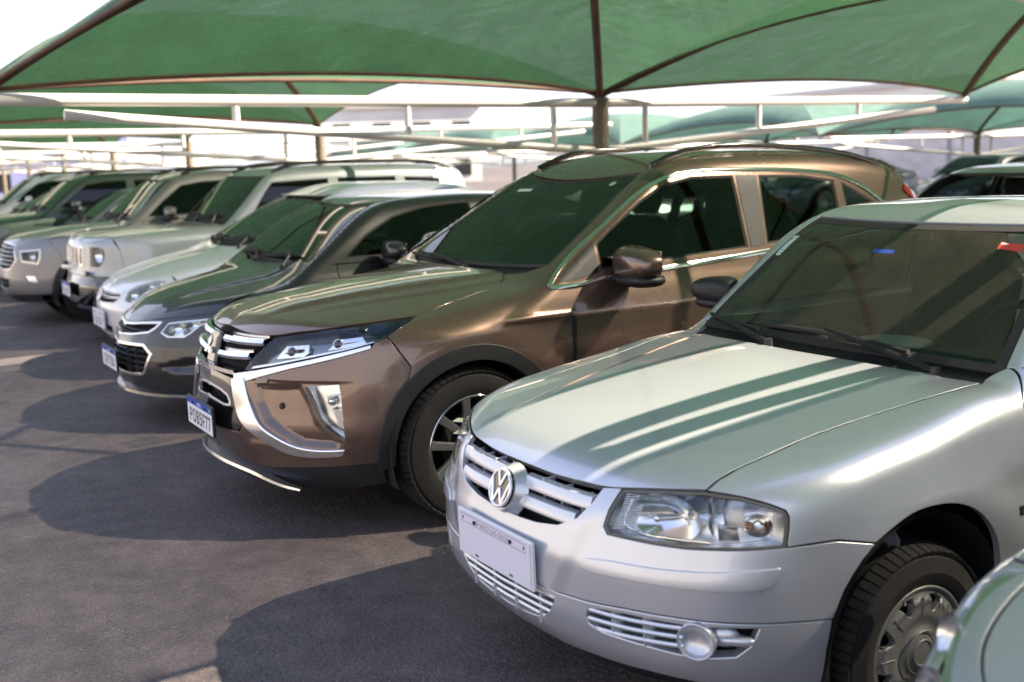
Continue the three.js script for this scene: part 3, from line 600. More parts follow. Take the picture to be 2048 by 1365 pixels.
// ---- writing
function sheetOfText(w, h, draw, scale = 2) {
  const cv = document.createElement('canvas'); cv.width = w * scale; cv.height = h * scale; const g = cv.getContext('2d'); g.scale(scale, scale); draw(g, w, h);
  const t = new THREE.CanvasTexture(cv); t.colorSpace = THREE.SRGBColorSpace; t.anisotropy = 8; return t;
}
function plate(c, f, y, o = {}) {   // licence plate, 40 by 13 cm, on a holder in front of the bumper
  const p = new THREE.Group(); p.name = 'licence_plate'; const x = onFront(f, y, 0)[0] - (o.out ?? 0.018); p.position.set(x, y, o.z ?? 0); p.rotation.z = o.tilt ?? 0; c.add(p);
  part(p, 'plate_frame', at(box(0.014, 0.142, 0.412, 0.006), 0.005, 0, 0), o.frame ?? M.plastic);
  const g = new THREE.PlaneGeometry(0.4, 0.13).rotateY(-Math.PI / 2).translate(-0.0035, 0, 0);
  part(p, 'plate_face', g, std({ map: sheetOfText(400, 130, o.draw), roughness: 0.38 }));
  part(p, 'plate_bolt', [-0.1, 0.1].map((z) => at(new THREE.CylinderGeometry(0.006, 0.006, 0.006, 12), -0.005, o.boltY ?? 0.045, z, 0, 0, Math.PI / 2)), M.rubber);
  return p;
}
const newPlate = (txt) => (g, w, h) => {
  g.fillStyle = '#e9e9ec'; g.fillRect(0, 0, w, h); g.fillStyle = '#1c4aa6'; g.fillRect(0, 0, w, 31);
  g.fillStyle = '#e8ecf5'; g.font = 'bold 19px sans-serif'; g.textAlign = 'center'; g.textBaseline = 'middle'; g.fillText('BRASIL', w / 2, 16);
  g.fillStyle = '#2e8f46'; g.fillRect(w - 44, 6, 28, 19); g.fillStyle = '#e8d23c'; g.beginPath(); g.moveTo(w - 30, 8); g.lineTo(w - 19, 15.5); g.lineTo(w - 30, 23); g.lineTo(w - 41, 15.5); g.fill();
  g.fillStyle = '#0c0c10'; g.font = 'bold 92px sans-serif'; g.save(); g.translate(w / 2, 84); g.scale(0.9, 1); g.fillText(txt, 0, 0); g.restore();
};
const oldPlate = (town, txt) => (g, w, h) => {
  g.fillStyle = '#d9d9e4'; g.fillRect(0, 0, w, h); g.strokeStyle = '#7d7d86'; g.lineWidth = 2; g.strokeRect(20, 7, w - 40, 24);
  g.fillStyle = '#44444c'; g.font = '20px sans-serif'; g.textAlign = 'center'; g.textBaseline = 'middle'; g.fillText(town, w / 2, 20); g.fillRect(27, 14, 8, 10); g.fillRect(w - 35, 14, 8, 10);
  if (txt) { g.fillStyle = '#1a1a20'; g.font = 'bold 80px sans-serif'; g.save(); g.translate(w / 2, 84); g.scale(0.86, 1); g.fillText(txt, 0, 0); g.restore(); }
  else { g.fillStyle = '#5a5a62'; g.fillRect(94, 116, 20, 7); g.fillRect(w - 114, 116, 20, 7); }
};
// ---------------------------------------------------------------- ground
const struct = (name, g, m) => { const o = new THREE.Mesh(g, m); o.name = name; o.userData = { kind: 'structure' }; o.receiveShadow = o.castShadow = true; scene.add(o); return o; };
{
  const N = 2048, base = new Float32Array(N * N);
  const K = 512, coarse = new Float32Array(K * K), step = N / K;
  for (let j = 0; j < K; j++) for (let i = 0; i < K; i++) { const u = i / K, v = j / K; coarse[j * K + i] = 0.5 + 0.08 * tileN(u, v, 3) + 0.07 * tileN(u, v, 13, 4) + 0.08 * tileN(u, v, 47, 9); }
  for (let j = 0; j < N; j++) for (let i = 0; i < N; i++) { const x = i / step, y = j / step, i0 = x | 0, j0 = y | 0, i1 = (i0 + 1) % K, j1 = (j0 + 1) % K, q = rnd(); base[j * N + i] = lerp(lerp(coarse[j0 * K + i0], coarse[j0 * K + i1], x - i0), lerp(coarse[j1 * K + i0], coarse[j1 * K + i1], x - i0), y - j0) * (0.58 + q * 0.55) + (q > 0.988 ? 0.55 * rnd() : 0); }
  const dab = (x, y, r, k) => { for (let dj = -r; dj <= r; dj++) for (let di = -r; di <= r; di++) { const d = Math.hypot(di, dj); if (d <= r) { const q = (((y + dj) % N + N) % N | 0) * N + (((x + di) % N + N) % N | 0); base[q] *= 1 - k * (1 - d / (r + 1)); } } };
  for (let c = 0; c < 11; c++) { let x = rnd() * N, y = rnd() * N, a = rnd() * 6.28; const n = 120 + rnd() * 420; for (let i = 0; i < n; i++) { a += (rnd() - 0.5) * 0.7; x += Math.cos(a) * 1.6; y += Math.sin(a) * 1.6; dab(x | 0, y | 0, 1, 0.14 + 0.16 * rnd()); } }
  for (let c = 0; c < 10; c++) { const x = rnd() * N | 0, y = rnd() * N | 0; for (let i = 0; i < 14; i++) dab((x + (rnd() - 0.5) * 90) | 0, (y + (rnd() - 0.5) * 70) | 0, 8 + rnd() * 26 | 0, 0.16); }
  const px = new Uint8Array(N * N * 4); for (let i = 0; i < N * N; i++) { const k = base[i] * 255; px[i * 4] = clamp(k * 1.03, 0, 255); px[i * 4 + 1] = clamp(k * 0.97, 0, 255); px[i * 4 + 2] = clamp(k * 0.94, 0, 255); px[i * 4 + 3] = 255; }
  const asphalt = new THREE.DataTexture(px, N, N, THREE.RGBAFormat); asphalt.colorSpace = THREE.SRGBColorSpace; asphalt.wrapS = asphalt.wrapT = THREE.RepeatWrapping; asphalt.magFilter = THREE.LinearFilter; asphalt.needsUpdate = true;
  const rough = grain(512, (u, v) => 0.72 + 0.2 * tileN(u, v, 5, 2) + (rnd() - 0.5) * 0.2);
  const bump = grain(512, (u, v) => 0.5 + 0.35 * tileN(u, v, 90, 1) + (rnd() - 0.5) * 0.5);
  for (const t of [asphalt, rough, bump]) t.repeat.set(140, 140);
  asphalt.repeat.set(58, 58); rough.repeat.set(37, 37);
  const g = new THREE.PlaneGeometry(300, 300).rotateX(-Math.PI / 2).translate(20, 0, -40);
  struct('ground', g, std({ color: C(0.5, 0.45, 0.462), map: asphalt, roughness: 1, roughnessMap: rough, bumpMap: bump, bumpScale: 0.004 }));
}
// ---------------------------------------------------------------- canopies
// knitted shade net; added slit layers turned along the sun let its beam through
const SUN_SLIT = [-0.565, 0.825], LAY = 0.008;
const slits = (() => {
  const N = 2048, d = new Uint8Array(N * 4 * 4).fill(255);
  for (let c = 0; c < N; c += 10) { const at0 = c + (rnd() * 8 | 0); for (let q = 0; q < 3; q++) for (let j = 0; j < 4; j++) { const k = (j * N + (at0 + q) % N) * 4; d[k] = d[k + 1] = d[k + 2] = 0; } }
  const t = new THREE.DataTexture(d, N, 4, THREE.RGBAFormat); t.wrapS = t.wrapT = THREE.RepeatWrapping; t.magFilter = THREE.LinearFilter; t.repeat.set(11.3, 1); t.needsUpdate = true; return t;
})();
const cloth = (() => {
  const t = grain(512, (u, v) => { const n = 0.78 + 0.05 * tileN(u, v, 3) + (rnd() - 0.5) * 0.34; return [n, n, n]; }, { color: true, repeat: 0.8 });
  return phys({ color: C(0.23, 0.47, 0.265), map: t, roughness: 0.97, transmission: 0.6, side: THREE.DoubleSide, transparent: true, alphaMap: slits, specularIntensity: 0.15 });
})();
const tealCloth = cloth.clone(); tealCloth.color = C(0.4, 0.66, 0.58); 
const steel = std({ color: C(0.62, 0.59, 0.55), roughness: 0.5, metalness: 0.1, roughnessMap: film });
const post = std({ color: C(0.3, 0.265, 0.22), roughness: 0.8, map: grain(256, (u, v) => { const n = 0.8 + 0.2 * tileN(u, v, 6) + 0.2 * tileN(u, v, 27, 3); return [n, n * 0.97, n * 0.93]; }, { color: true, repeat: 3 }) });
const rust = std({ color: C(0.2, 0.125, 0.085), roughness: 0.75, map: grain(256, (u, v) => { const n = 0.7 + 0.3 * tileN(u, v, 7) + 0.25 * tileN(u, v, 31, 3); return [n, n * 0.92, n * 0.86]; }, { color: true, repeat: 4 }) });
const HALF_X = 5.42, PITCH = 7.2, TOP = 2.17;
function field(axis, sgn, half, b, rise, h, drop = 0) {   // one of the four panels between two arched ribs
  const N = 20, Mw = 16, pos = [], idx = [], uv = [];
  for (let i = 0; i <= N; i++) for (let j = 0; j <= Mw; j++) {
    const s = i / N, w = j / Mw * 2 - 1, bow = s * s * (1 - w * w);
    const a = sgn * s * (1 - b * bow), k = s * w, y = TOP + 0.06 + h * (1 - s * s) + rise * bow - drop;
    const X = (axis ? k : a) * half[0], Z = (axis ? a : k) * half[1];
    pos.push(X, y, Z); uv.push(X * SUN_SLIT[0] + Z * SUN_SLIT[1], X * SUN_SLIT[1] - Z * SUN_SLIT[0]);
  }
  for (let i = 0; i < N; i++) for (let j = 0; j < Mw; j++) { const a = i * (Mw + 1) + j, c = a + Mw + 1; idx.push(a, a + 1, c + 1, a, c + 1, c); }
  const g = new THREE.BufferGeometry(); g.setAttribute('position', new THREE.Float32BufferAttribute(pos, 3)); g.setAttribute('uv', new THREE.Float32BufferAttribute(uv, 2)); g.setIndex(idx); g.computeVertexNormals();
  return g;
}
const FRONT_BOW = 0.25, ARM_BOW = 0.1, RISE = 1.0, FRONT_RISE = 0.42;
function canopyShapes(inner) {   // inner: which x side is held along the row of posts, where two canopies meet
  const half = [HALF_X / 2, PITCH / 2], L = [], bowOf = (ax, s) => (ax ? ARM_BOW : s === inner ? 0.004 : FRONT_BOW), riseOf = (ax, s) => (ax ? 0.12 : FRONT_RISE);
  for (const [ax, s] of [[0, -1], [0, 1], [1, -1], [1, 1]]) L.push(mergeGeometries([0, LAY, LAY * 2].map((drop) => field(ax, s, half, bowOf(ax, s), riseOf(ax, s), RISE, drop))));
  const rib = (q) => pipe(span(-1, 1, 16).map((t) => [t * half[0], TOP + 0.02 + RISE * (1 - t * t), q * t * half[1]]), 0.036, 40, 8);
  const hem = (ax, s) => pipe(span(-1, 1, 14).map((w) => { const bow = 1 - w * w, a = s * (1 - bowOf(ax, s) * bow), y = TOP + 0.045 + riseOf(ax, s) * bow; return ax ? [w * half[0], y, a * half[1]] : [a * half[0], y, w * half[1]]; }), s === inner && !ax ? 0.01 : 0.019, 30, 6);
  return { L, ribs: [rib(1), rib(-1)], hems: [hem(0, -1), hem(0, 1), hem(1, -1), hem(1, 1)] };
}
const CANS = { '-1': canopyShapes(1), '1': canopyShapes(-1) };
function canopy(x, y, z, label, group, stuff, side) {
  const CAN = CANS[side];
  const c = thing('shade_canopy', label, 'canopy', group, x, y, z);
  CAN.L.forEach((g) => part(c, 'cloth_panel', g, stuff));
  CAN.ribs.forEach((g) => part(c, 'arched_rib', g, rust));
  CAN.hems.forEach((g) => part(c, 'hem', g, rust));
  return c;
}
function frame(x, y, z, label, group) {
  const c = thing('canopy_post', label, 'post', group, x, y, z);
  part(c, 'post', [new THREE.CylinderGeometry(0.08, 0.08, TOP, 24).translate(0, TOP / 2, 0), at(box(0.3, 0.02, 0.3), 0, 0.012, 0)], post);
  for (const s of [1, -1]) {
    part(c, 'top_chord', rod([0.08 * s, TOP - 0.05, 0], [HALF_X * s, TOP - 0.02, 0], 0.046, 16), steel);
    part(c, 'bottom_chord', rod([0.08 * s, TOP - 0.5, 0], [(HALF_X - 0.55) * s, TOP - 0.13, 0], 0.038, 14), steel);
    for (const q of [0.1, 0.38, 0.66]) { const X = q * HALF_X * s, y1 = TOP - 0.5 + 0.37 * (q * HALF_X) / (HALF_X - 0.55); part(c, 'strut', rod([X, y1, 0], [X, TOP - 0.05, 0], 0.03, 10), steel); }
    part(c, 'end_cap', at(new THREE.SphereGeometry(0.05, 14, 10), HALF_X * s, TOP - 0.02, 0), steel);
  }
}
{
  const row = (x0, z0, k0, k1, y, words, groups, stuff, lastRight = 99) => {
    for (let k = k0; k <= k1; k++) {
      const z = z0 - k * PITCH;
      frame(x0, y, z, `grey steel post with a two-armed truss ${words[0]}`, groups[0]);
      if (k > k0) for (const s of k <= lastRight ? [-1, 1] : [-1]) canopy(x0 + s * HALF_X / 2, y, z + PITCH / 2, `${stuff === cloth ? 'green' : 'pale teal'} shade cloth canopy ${words[s < 0 ? 1 : 2]}`, groups[s < 0 ? 1 : 2], stuff, s);
    }
  };
  row(6.41, -8.83, -2, 6, 0, ['behind the front row of cars', 'over the noses of the front row of cars', 'over the cars parked tail to tail with the front row'], ['posts behind the front row', 'canopies over the front row', 'canopies over the second row'], cloth, 0);
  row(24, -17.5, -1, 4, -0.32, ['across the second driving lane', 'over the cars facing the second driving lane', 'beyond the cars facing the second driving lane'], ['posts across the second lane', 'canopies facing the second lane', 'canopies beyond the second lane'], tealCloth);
}
// ---------------------------------------------------------------- far walls and buildings
{
  const plaster = (r, g, b) => std({ color: C(r, g, b), roughness: 0.9, map: wallGrain });
  const wallGrain = grain(256, (u, v) => { const n = 0.88 + 0.1 * tileN(u, v, 4) + 0.07 * tileN(u, v, 21, 3); return [n, n, n]; }, { color: true, repeat: 0.3 });
  const w = thing('boundary_wall', 'long pale boundary wall in panels behind the far canopies', 'wall', null, 46, -0.4, -30);
  for (let k = 0; k < 16; k++) { part(w, 'wall_panel', at(box(0.16, 2.5, 4.8, 0.01), 0, 1.25, -37.5 + k * 5), plaster(0.84, 0.78, 0.76)); part(w, 'wall_post', at(box(0.26, 2.7, 0.22, 0.01), 0, 1.35, -40 + k * 5), plaster(0.45, 0.42, 0.4)); }
  const w2 = thing('lane_wall', 'pale cream wall in panels across the front driving lane', 'wall', null, -8.2, 0, -14);
  for (let k = 0; k < 11; k++) { part(w2, 'wall_panel', at(box(0.18, 2.2, 4.8, 0.01), 0, 1.1, -25 + k * 5), plaster(0.55, 0.52, 0.5)); part(w2, 'wall_post', at(box(0.28, 2.35, 0.22, 0.01), 0, 1.175, -27.5 + k * 5), plaster(0.55, 0.5, 0.44)); }
  const house = (x, z, wd, d, h, turn, col, roofCol, label) => {
    const c = thing('far_building', label, 'building', 'buildings beyond the wall', x, -0.4, z, turn);
    part(c, 'wall', at(box(wd, h, d, 0.02), 0, h / 2, 0), plaster(...col));
    part(c, 'roof', at(box(wd + 0.5, 0.35, d + 0.5, 0.02), 0, h + 0.16, 0), plaster(...roofCol));
    for (let i = 0; i < Math.floor(d / 3); i++) for (let j = 0; j < Math.floor(h / 2.8); j++) { const z0 = -d / 2 + 1.6 + i * 3, y0 = 1.5 + j * 2.8; const f = part(c, 'window', at(box(0.1, 1.25, 1.3, 0.01), -wd / 2 - 0.02, y0, z0), M.plastic); part(f, 'pane', at(box(0.02, 1.1, 1.15, 0.005), -wd / 2 - 0.075, y0, z0), M.gloss); }
  };
  house(56, -22, 8, 16, 4.2, 0.1, [0.8, 0.68, 0.63], [0.22, 0.12, 0.09], 'low rosy building with a brown roof beyond the boundary wall');
  house(60, -48, 9, 18, 5.5, -0.1, [0.86, 0.84, 0.82], [0.7, 0.68, 0.66], 'white building with two rows of windows beyond the boundary wall');
  house(40, -84, 16, 12, 6, 1.2, [0.86, 0.83, 0.8], [0.6, 0.55, 0.52], 'cream building beyond the far end of the lot');
  house(14, -92, 20, 10, 5, 1.5, [0.2, 0.22, 0.42], [0.15, 0.16, 0.26], 'blue building beyond the far end of the lot');
  house(-10, -88, 12, 10, 4.4, 1.5, [0.72, 0.7, 0.66], [0.4, 0.36, 0.33], 'small white building beside the blue one at the far end');
}
// painted bay lines, worn
{
  const worn = grain(512, (u, v) => clamp(0.3 + 0.9 * tileN(u, v, 9) + 0.8 * tileN(u, v, 40, 2), 0, 1), { repeat: 1.5 });
  const m = std({ color: C(0.3, 0.26, 0.2), roughness: 0.9, transparent: true, opacity: 0.8, alphaMap: worn });
  for (const z of [-1.7, -3.98, -6.3, -8.35, -10.3, -12.4, -14.6, -17, -19.3, -21.7]) { const g = new THREE.PlaneGeometry(4.4, 0.1).rotateX(-Math.PI / 2).translate(4.2, 0.004, z); const uv = g.attributes.uv; for (let i = 0; i < uv.count; i++) uv.setXY(i, uv.getX(i) * 4.4 + z, uv.getY(i) * 0.1); struct('bay_line', g, m).name = numbered('bay_line'); }
}
// ---------------------------------------------------------------- silver hatchback
const smooth01 = (a, b, v) => { const t = clamp((v - a) / (b - a), 0, 1); return t * t * (3 - 2 * t); };
function ringEmblem(c, x, y, r, tilt, draw) {   // round badge: chrome ring, dark ground, chrome letters
  const e = new THREE.Group(); e.name = 'emblem'; e.position.set(x, y, 0); e.rotation.z = tilt; c.add(e);
  part(e, 'emblem_ground', at(new THREE.CylinderGeometry(r * 0.96, r, 0.01, 40), 0, 0, 0, 0, 0, Math.PI / 2), M.gloss);
  part(e, 'emblem_ring', at(new THREE.TorusGeometry(r * 0.93, r * 0.09, 10, 48), -0.005, 0, 0, 0, Math.PI / 2, 0), M.letters);
  const bars = draw.map(([a, b]) => { const d = [b[0] - a[0], b[1] - a[1]], l = Math.hypot(...d); const g = box(0.007, l * r, 0.17 * r, 0.002); g.rotateX(Math.atan2(d[0], d[1])); g.translate(-0.006, (a[1] + b[1]) / 2 * r, (a[0] + b[0]) / 2 * r); return g; });
  if (bars.length) part(e, 'emblem_letters', bars, M.letters);
  return e;
}
const veeDouble = [[[-0.36, 0.84], [0, 0.1]], [[0.36, 0.84], [0, 0.1]], [[-0.82, 0.38], [-0.38, -0.78]], [[-0.38, -0.78], [0, -0.02]], [[0, -0.02], [0.38, -0.78]], [[0.38, -0.78], [0.82, 0.38]]];
function wiper(c, arm, blade, lift = 0.018) {
  const w = new THREE.Group(); w.name = 'wiper'; c.add(w);
  const up = ([x, y, z], d) => [x - d * 0.62, y + d * 0.78, z];
  const A = flow(arm.map((p, i) => up(p, i === 0 ? 0.012 : 0.03)), 5), B = flow(blade.map((p) => up(p, 0.012)), 5);
  part(w, 'wiper_arm', [sweep(A, [[-0.006, -0.011], [0.004, -0.009], [0.006, 0], [0.004, 0.009], [-0.006, 0.011]], () => V3(-0.62, 0.78, 0), { scale: (t) => 1.15 - 0.5 * t }), at(new THREE.CylinderGeometry(0.014, 0.016, 0.03, 14), ...A[0])], M.plastic);
  part(w, 'wiper_blade', [sweep(B, [[-0.012, -0.002], [-0.012, 0.002], [0.002, 0.009], [0.009, 0.004], [0.009, -0.004], [0.002, -0.009]], () => V3(-0.62, 0.78, 0))], M.rubber);
}
{
  const f = HATCH, p = M.silver;
  const c = thing('silver_hatchback', 'silver hatchback with round chrome badge, blank licence plate and sun stripes on its hood', 'car', 'cars parked under the canopies', 1.52, 0, -2.62);
  // hood
  const hf = [[0.088, 0.76, 0], [0.094, 0.761, 0.172], [0.108, 0.764, 0.274], [0.124, 0.766, 0.349], [0.144, 0.772, 0.402], [0.199, 0.784, 0.503], [0.259, 0.791, 0.588]];
  const hs = [[0.259, 0.791, 0.588], [0.297, 0.811, 0.589], [0.366, 0.829, 0.587], [0.466, 0.846, 0.588], [0.596, 0.867, 0.585], [0.767, 0.89, 0.594], [0.955, 0.913, 0.615], [1.096, 0.932, 0.638], [1.24, 0.942, 0.65]];
  const hr = [[1.217, 0.944, 0.549], [1.191, 0.947, 0.417], [1.179, 0.95, 0.222], [1.17, 0.95, 0]];
  const hoodLift = (q) => { const a = Math.abs(q.z), t = clamp((q.x - 0.1) / 1.1, 0, 1), z0 = lerp(0.3, 0.53, t); return 0.006 * (1 - smooth01(z0 - 0.035, z0 + 0.02, a)) * smooth01(0.12, 0.3, q.x); };
  part(c, 'hood', sheet(f, TOPF, both([...flow(hf, 4), ...flow(hs, 3).slice(1), ...hr]), { rim: 0.03, gap: 0.003, lift: hoodLift, cell: 0.018, chamfer: 0.0009 }), p);
  // lamps
  const lamp = [[0.142, 0.771, 0.403], [0.197, 0.782, 0.505], [0.256, 0.788, 0.591], [0.307, 0.782, 0.659], [0.353, 0.766, 0.707], [0.385, 0.749, 0.733], [0.39, 0.732, 0.739], [0.386, 0.701, 0.743], [0.376, 0.66, 0.746], [0.299, 0.658, 0.705], [0.238, 0.658, 0.659], [0.185, 0.656, 0.601], [0.138, 0.658, 0.534], [0.105, 0.661, 0.472], [0.082, 0.662, 0.41], [0.081, 0.68, 0.394], [0.1, 0.721, 0.396], [0.127, 0.757, 0.4]];
  for (const s of [1, -1]) {
    const L = new THREE.Group(); L.name = 'headlight'; c.add(L);
    const mk = (g) => (s > 0 ? g : mirrored(g));
    part(L, 'headlight_lens', mk(sheet(f, FRONT, lamp, { off: -0.002, rim: 0, gap: 0.004, cell: 0.02 })), M.lens);
    part(L, 'headlight_seal', mk(sheet(f, FRONT, lamp, { off: -0.001, rim: 0.01, gap: 0.0015, cell: 0.02, holes: [insetLine(f, FRONT, lamp, 0.0035)] })), M.sealGrey);
    part(L, 'headlight_housing', mk(mergeIdx([sheet(f, FRONT, lamp, { rim: 0.1, gap: 0.005, wallOnly: true, off: -0.004 }), sheet(f, FRONT, lamp, { off: -0.095, rim: 0, gap: 0.004 })])), M.satin);
    const frameLine = [[0.13, 0.745, 0.42], [0.1, 0.69, 0.425], [0.11, 0.672, 0.47], [0.16, 0.668, 0.56], [0.21, 0.668, 0.63]].map(([x, y, z]) => [x + 0.025, y, z * s]);
    const bowl = (px, py, pz, r, d, turn, sx = 1) => { const g = new THREE.LatheGeometry(span(0.06, 1, 12).map((t) => new THREE.Vector2(t * r, -d * (1 - t * t))), 40); g.scale(sx, 1, 1); g.rotateX(Math.PI / 2); g.rotateY(-Math.PI / 2); g.rotateY(turn * s); g.translate(px, py, pz * s); return g; };
    part(L, 'reflector', [bowl(0.185, 0.714, 0.52, 0.064, 0.055, 0.42, 1.5), sweep(flow(frameLine, 5), oval(0.004, 0.006, 8), () => V3(-1, 0, 0))], M.reflector);
    // fine flutes along the inner edge of the lamp
    part(L, 'reflector_flutes', span(0, 1, 15).map((t) => { const q = [lerp(0.138, 0.093, t), lerp(0.757, 0.676, t), 0.412 + 0.004 * Math.sin(t * 3)]; return rod([q[0] + 0.005, q[1], q[2] * s], [q[0] + 0.05, q[1], (q[2] + 0.03) * s], 0.0022, 6); }), M.satin);
    part(L, 'bulb', [at(new THREE.SphereGeometry(0.011, 14, 10), 0.165, 0.716, 0.513 * s), rod([0.165, 0.716, 0.513 * s], [0.235, 0.714, 0.54 * s], 0.01)], M.satin);
    part(L, 'side_reflector', [at(box(0.005, 0.075, 0.055, 0.002), 0.265, 0.72, 0.6 * s, 0, -0.55 * s, 0), at(box(0.05, 0.003, 0.13, 0.001), 0.29, 0.729, 0.655 * s, 0, -0.7 * s, 0), at(box(0.05, 0.003, 0.12, 0.001), 0.28, 0.69, 0.645 * s, 0, -0.7 * s, 0), bowl(0.34, 0.708, 0.685, 0.03, 0.03, 0.75, 1.2)], M.reflector);
    part(L, 'indicator_bulb', [at(new THREE.SphereGeometry(0.012, 14, 10, 0, 6.3, 0, 6.3), 0.322, 0.708, 0.672 * s, 0, 0, 0, [1, 0.9, 1.3])], M.amber);
  }
  // front bumper skin with the raised middle shield
  const arF = [[0.615, 0.64, 0.816], [0.575, 0.608, 0.812], [0.544, 0.574, 0.809], [0.52, 0.54, 0.805], [0.506, 0.511, 0.802], [0.49, 0.47, 0.797]];
  const low = [[0.486, 0.468, 0.797], [0.327, 0.474, 0.736], [0.23, 0.48, 0.67], [0.144, 0.485, 0.583], [0.078, 0.487, 0.477], [0.038, 0.479, 0.364], [0.017, 0.476, 0.265], [0.005, 0.481, 0.133], [0, 0.484, 0]];
  const lampLow = lamp.slice(8, 18).reverse();
  const vz = curve([[0.3, 0.2], [0.474, 0.265], [0.56, 0.305], [0.62, 0.328], [0.67, 0.35], [0.72, 0.386], [0.77, 0.401]], 1);
  const shield = (q) => 0.006 * (1 - smooth01(vz(q.y) - 0.025, vz(q.y) + 0.03, Math.abs(q.z)));
  const up = [[0.021, 0.632, 0], [0.024, 0.633, 0.08], [0.028, 0.638, 0.16], [0.04, 0.652, 0.248], [0.061, 0.683, 0.309], [0.089, 0.726, 0.34], [0.12, 0.763, 0.35], [0.144, 0.77, 0.398]];
  part(c, 'front_bumper', sheet(f, FRONT, both([...up, ...lampLow, [0.432, 0.661, 0.768], [0.506, 0.662, 0.789], ...arF, ...low]), { lift: shield, cell: 0.016, rim: 0.02 }), p);
  const fogHole = [[0.042, 0.468, 0.372], [0.078, 0.476, 0.477], [0.121, 0.474, 0.552], [0.16, 0.471, 0.6], [0.246, 0.469, 0.688], [0.318, 0.466, 0.728], [0.3, 0.415, 0.718], [0.268, 0.381, 0.693], [0.211, 0.375, 0.649], [0.159, 0.378, 0.589], [0.096, 0.391, 0.496], [0.057, 0.399, 0.411], [0.042, 0.413, 0.37], [0.038, 0.44, 0.362]];
  const midHole = [[0.005, 0.473, 0.0], [0.008, 0.468, 0.133], [0.017, 0.462, 0.258], [0.016, 0.44, 0.257], [0.017, 0.401, 0.23], [0.023, 0.366, 0.181], [0.03, 0.352, 0.1], [0.035, 0.348, 0]];
  part(c, 'lower_bumper', sheet(f, FRONT, both([...low.slice().reverse().map(([x, y, z]) => [x, y - 0.004, z]), [0.474, 0.386, 0.791], [0.484, 0.285, 0.766], [0.38, 0.278, 0.72], [0.25, 0.292, 0.62], [0.13, 0.308, 0.5], [0.07, 0.308, 0.36], [0.05, 0.296, 0.2], [0.06, 0.287, 0]]), { holes: [both(midHole), fogHole, mirrorLine(fogHole)], cell: 0.016, rim: 0.035, chamfer: 0.003 }), p);
  part(c, 'bumper_lip', sheet(f, FRONT, both([[0.06, 0.284, 0], [0.05, 0.293, 0.2], [0.07, 0.305, 0.36], [0.13, 0.305, 0.5], [0.25, 0.289, 0.62], [0.38, 0.275, 0.72], [0.4, 0.25, 0.72], [0.26, 0.25, 0.6], [0.1, 0.25, 0.36], [0.09, 0.25, 0]]), { off: -0.012, cell: 0.03 }), M.plastic);
  const hole2 = both([[0.088, 0.757, 0], [0.108, 0.762, 0.274], [0.14, 0.77, 0.36], [0.04, 0.64, 0.28], [0.02, 0.615, 0.16], [0.02, 0.61, 0]]);
  part(c, 'grille_backing', [sheet(f, FRONT, hole2, { off: -0.06, rim: 0 }), sheet(f, FRONT, both([[0, 0.49, 0], [0, 0.49, 0.29], [0.02, 0.34, 0.25], [0.03, 0.32, 0]]), { off: -0.05, rim: 0 }), ...[1, -1].map((s) => { const g = sheet(f, FRONT, [[0.03, 0.49, 0.34], [0.34, 0.48, 0.74], [0.3, 0.36, 0.7], [0.05, 0.36, 0.36]], { off: -0.05, rim: 0 }); return s > 0 ? g : mirrored(g); })], M.well);
  // grille bars
  const slatSec = [[0.004, -0.02], [0.014, -0.012], [0.013, -0.002], [0.002, 0.018], [-0.02, 0.02], [-0.022, -0.018]];
  const bar = (y, z0, z1, sec, d, n = 14, drop = 0) => { const pts = span(z0, z1, n).map((z) => { const q = onFront(f, y - drop * z * z, z); return [q[0] + d, q[1], q[2]]; }); return sweep(pts, sec, (q) => V3(-1, 0, 0)); };
  for (const [y, e] of [[0.722, 0.336], [0.674, 0.298]]) for (const s of [1, -1]) part(c, 'grille_slat', bar(y, 0.05 * s, e * s, slatSec.map(([a, b]) => [a, -b * s]), 0.008), p);
  part(c, 'grille_ribs', [-0.29, -0.21, -0.13, 0.13, 0.21, 0.29].map((z) => { const q = onFront(f, 0.7, z); return at(box(0.04, 0.12 - Math.abs(z) * 0.12, 0.006, 0.002), q[0] + 0.042, 0.695, z); }), p);
  const thin = (a, b) => [[a, -b], [a + 0.003, 0], [a, b], [-a, b * 0.9], [-a, -b * 0.9]];
  for (const y of [0.452, 0.428, 0.404, 0.38]) part(c, 'grille_slat', bar(y, -0.255 + (0.45 - y) * 0.6, 0.255 - (0.45 - y) * 0.6, thin(0.009, 0.006), 0.014, 20), p);
  part(c, 'grille_ribs', [-0.18, -0.06, 0.06, 0.18].map((z) => { const q = onFront(f, 0.42, z); return at(box(0.03, 0.12, 0.012, 0.003), q[0] + 0.023, 0.415, z); }), p);
  for (const s of [1, -1]) {
    for (const y of [0.455, 0.431, 0.407]) part(c, 'grille_slat', bar(y, 0.368 * s, 0.6 * s, thin(0.009, 0.006), 0.016, 12), p);
    part(c, 'grille_ribs', [0.44, 0.52].map((z) => { const q = onFront(f, 0.43, z); return at(box(0.03, 0.085, 0.014, 0.003), q[0] + 0.024, 0.43, z * s, 0, -0.3 * s, 0); }), p);
    // blanked fog lamp: ring, dish and its little wing
    const q = V3(...onFront(f, 0.427, 0.635)), n = normalOf(f, q), F = new THREE.Group(); F.name = 'fog_lamp_bezel'; F.position.set(q.x - 0.004, q.y, q.z * s); F.lookAt(F.position.clone().add(V3(n.x - 0.35, n.y, (n.z) * s).normalize())); c.add(F);
    part(F, 'bezel_ring', new THREE.LatheGeometry([[0.05, -0.04], [0.05, 0.002], [0.0475, 0.006], [0.044, 0.003], [0.04, -0.008]].map((v) => new THREE.Vector2(...v)), 40).rotateX(Math.PI / 2), p);
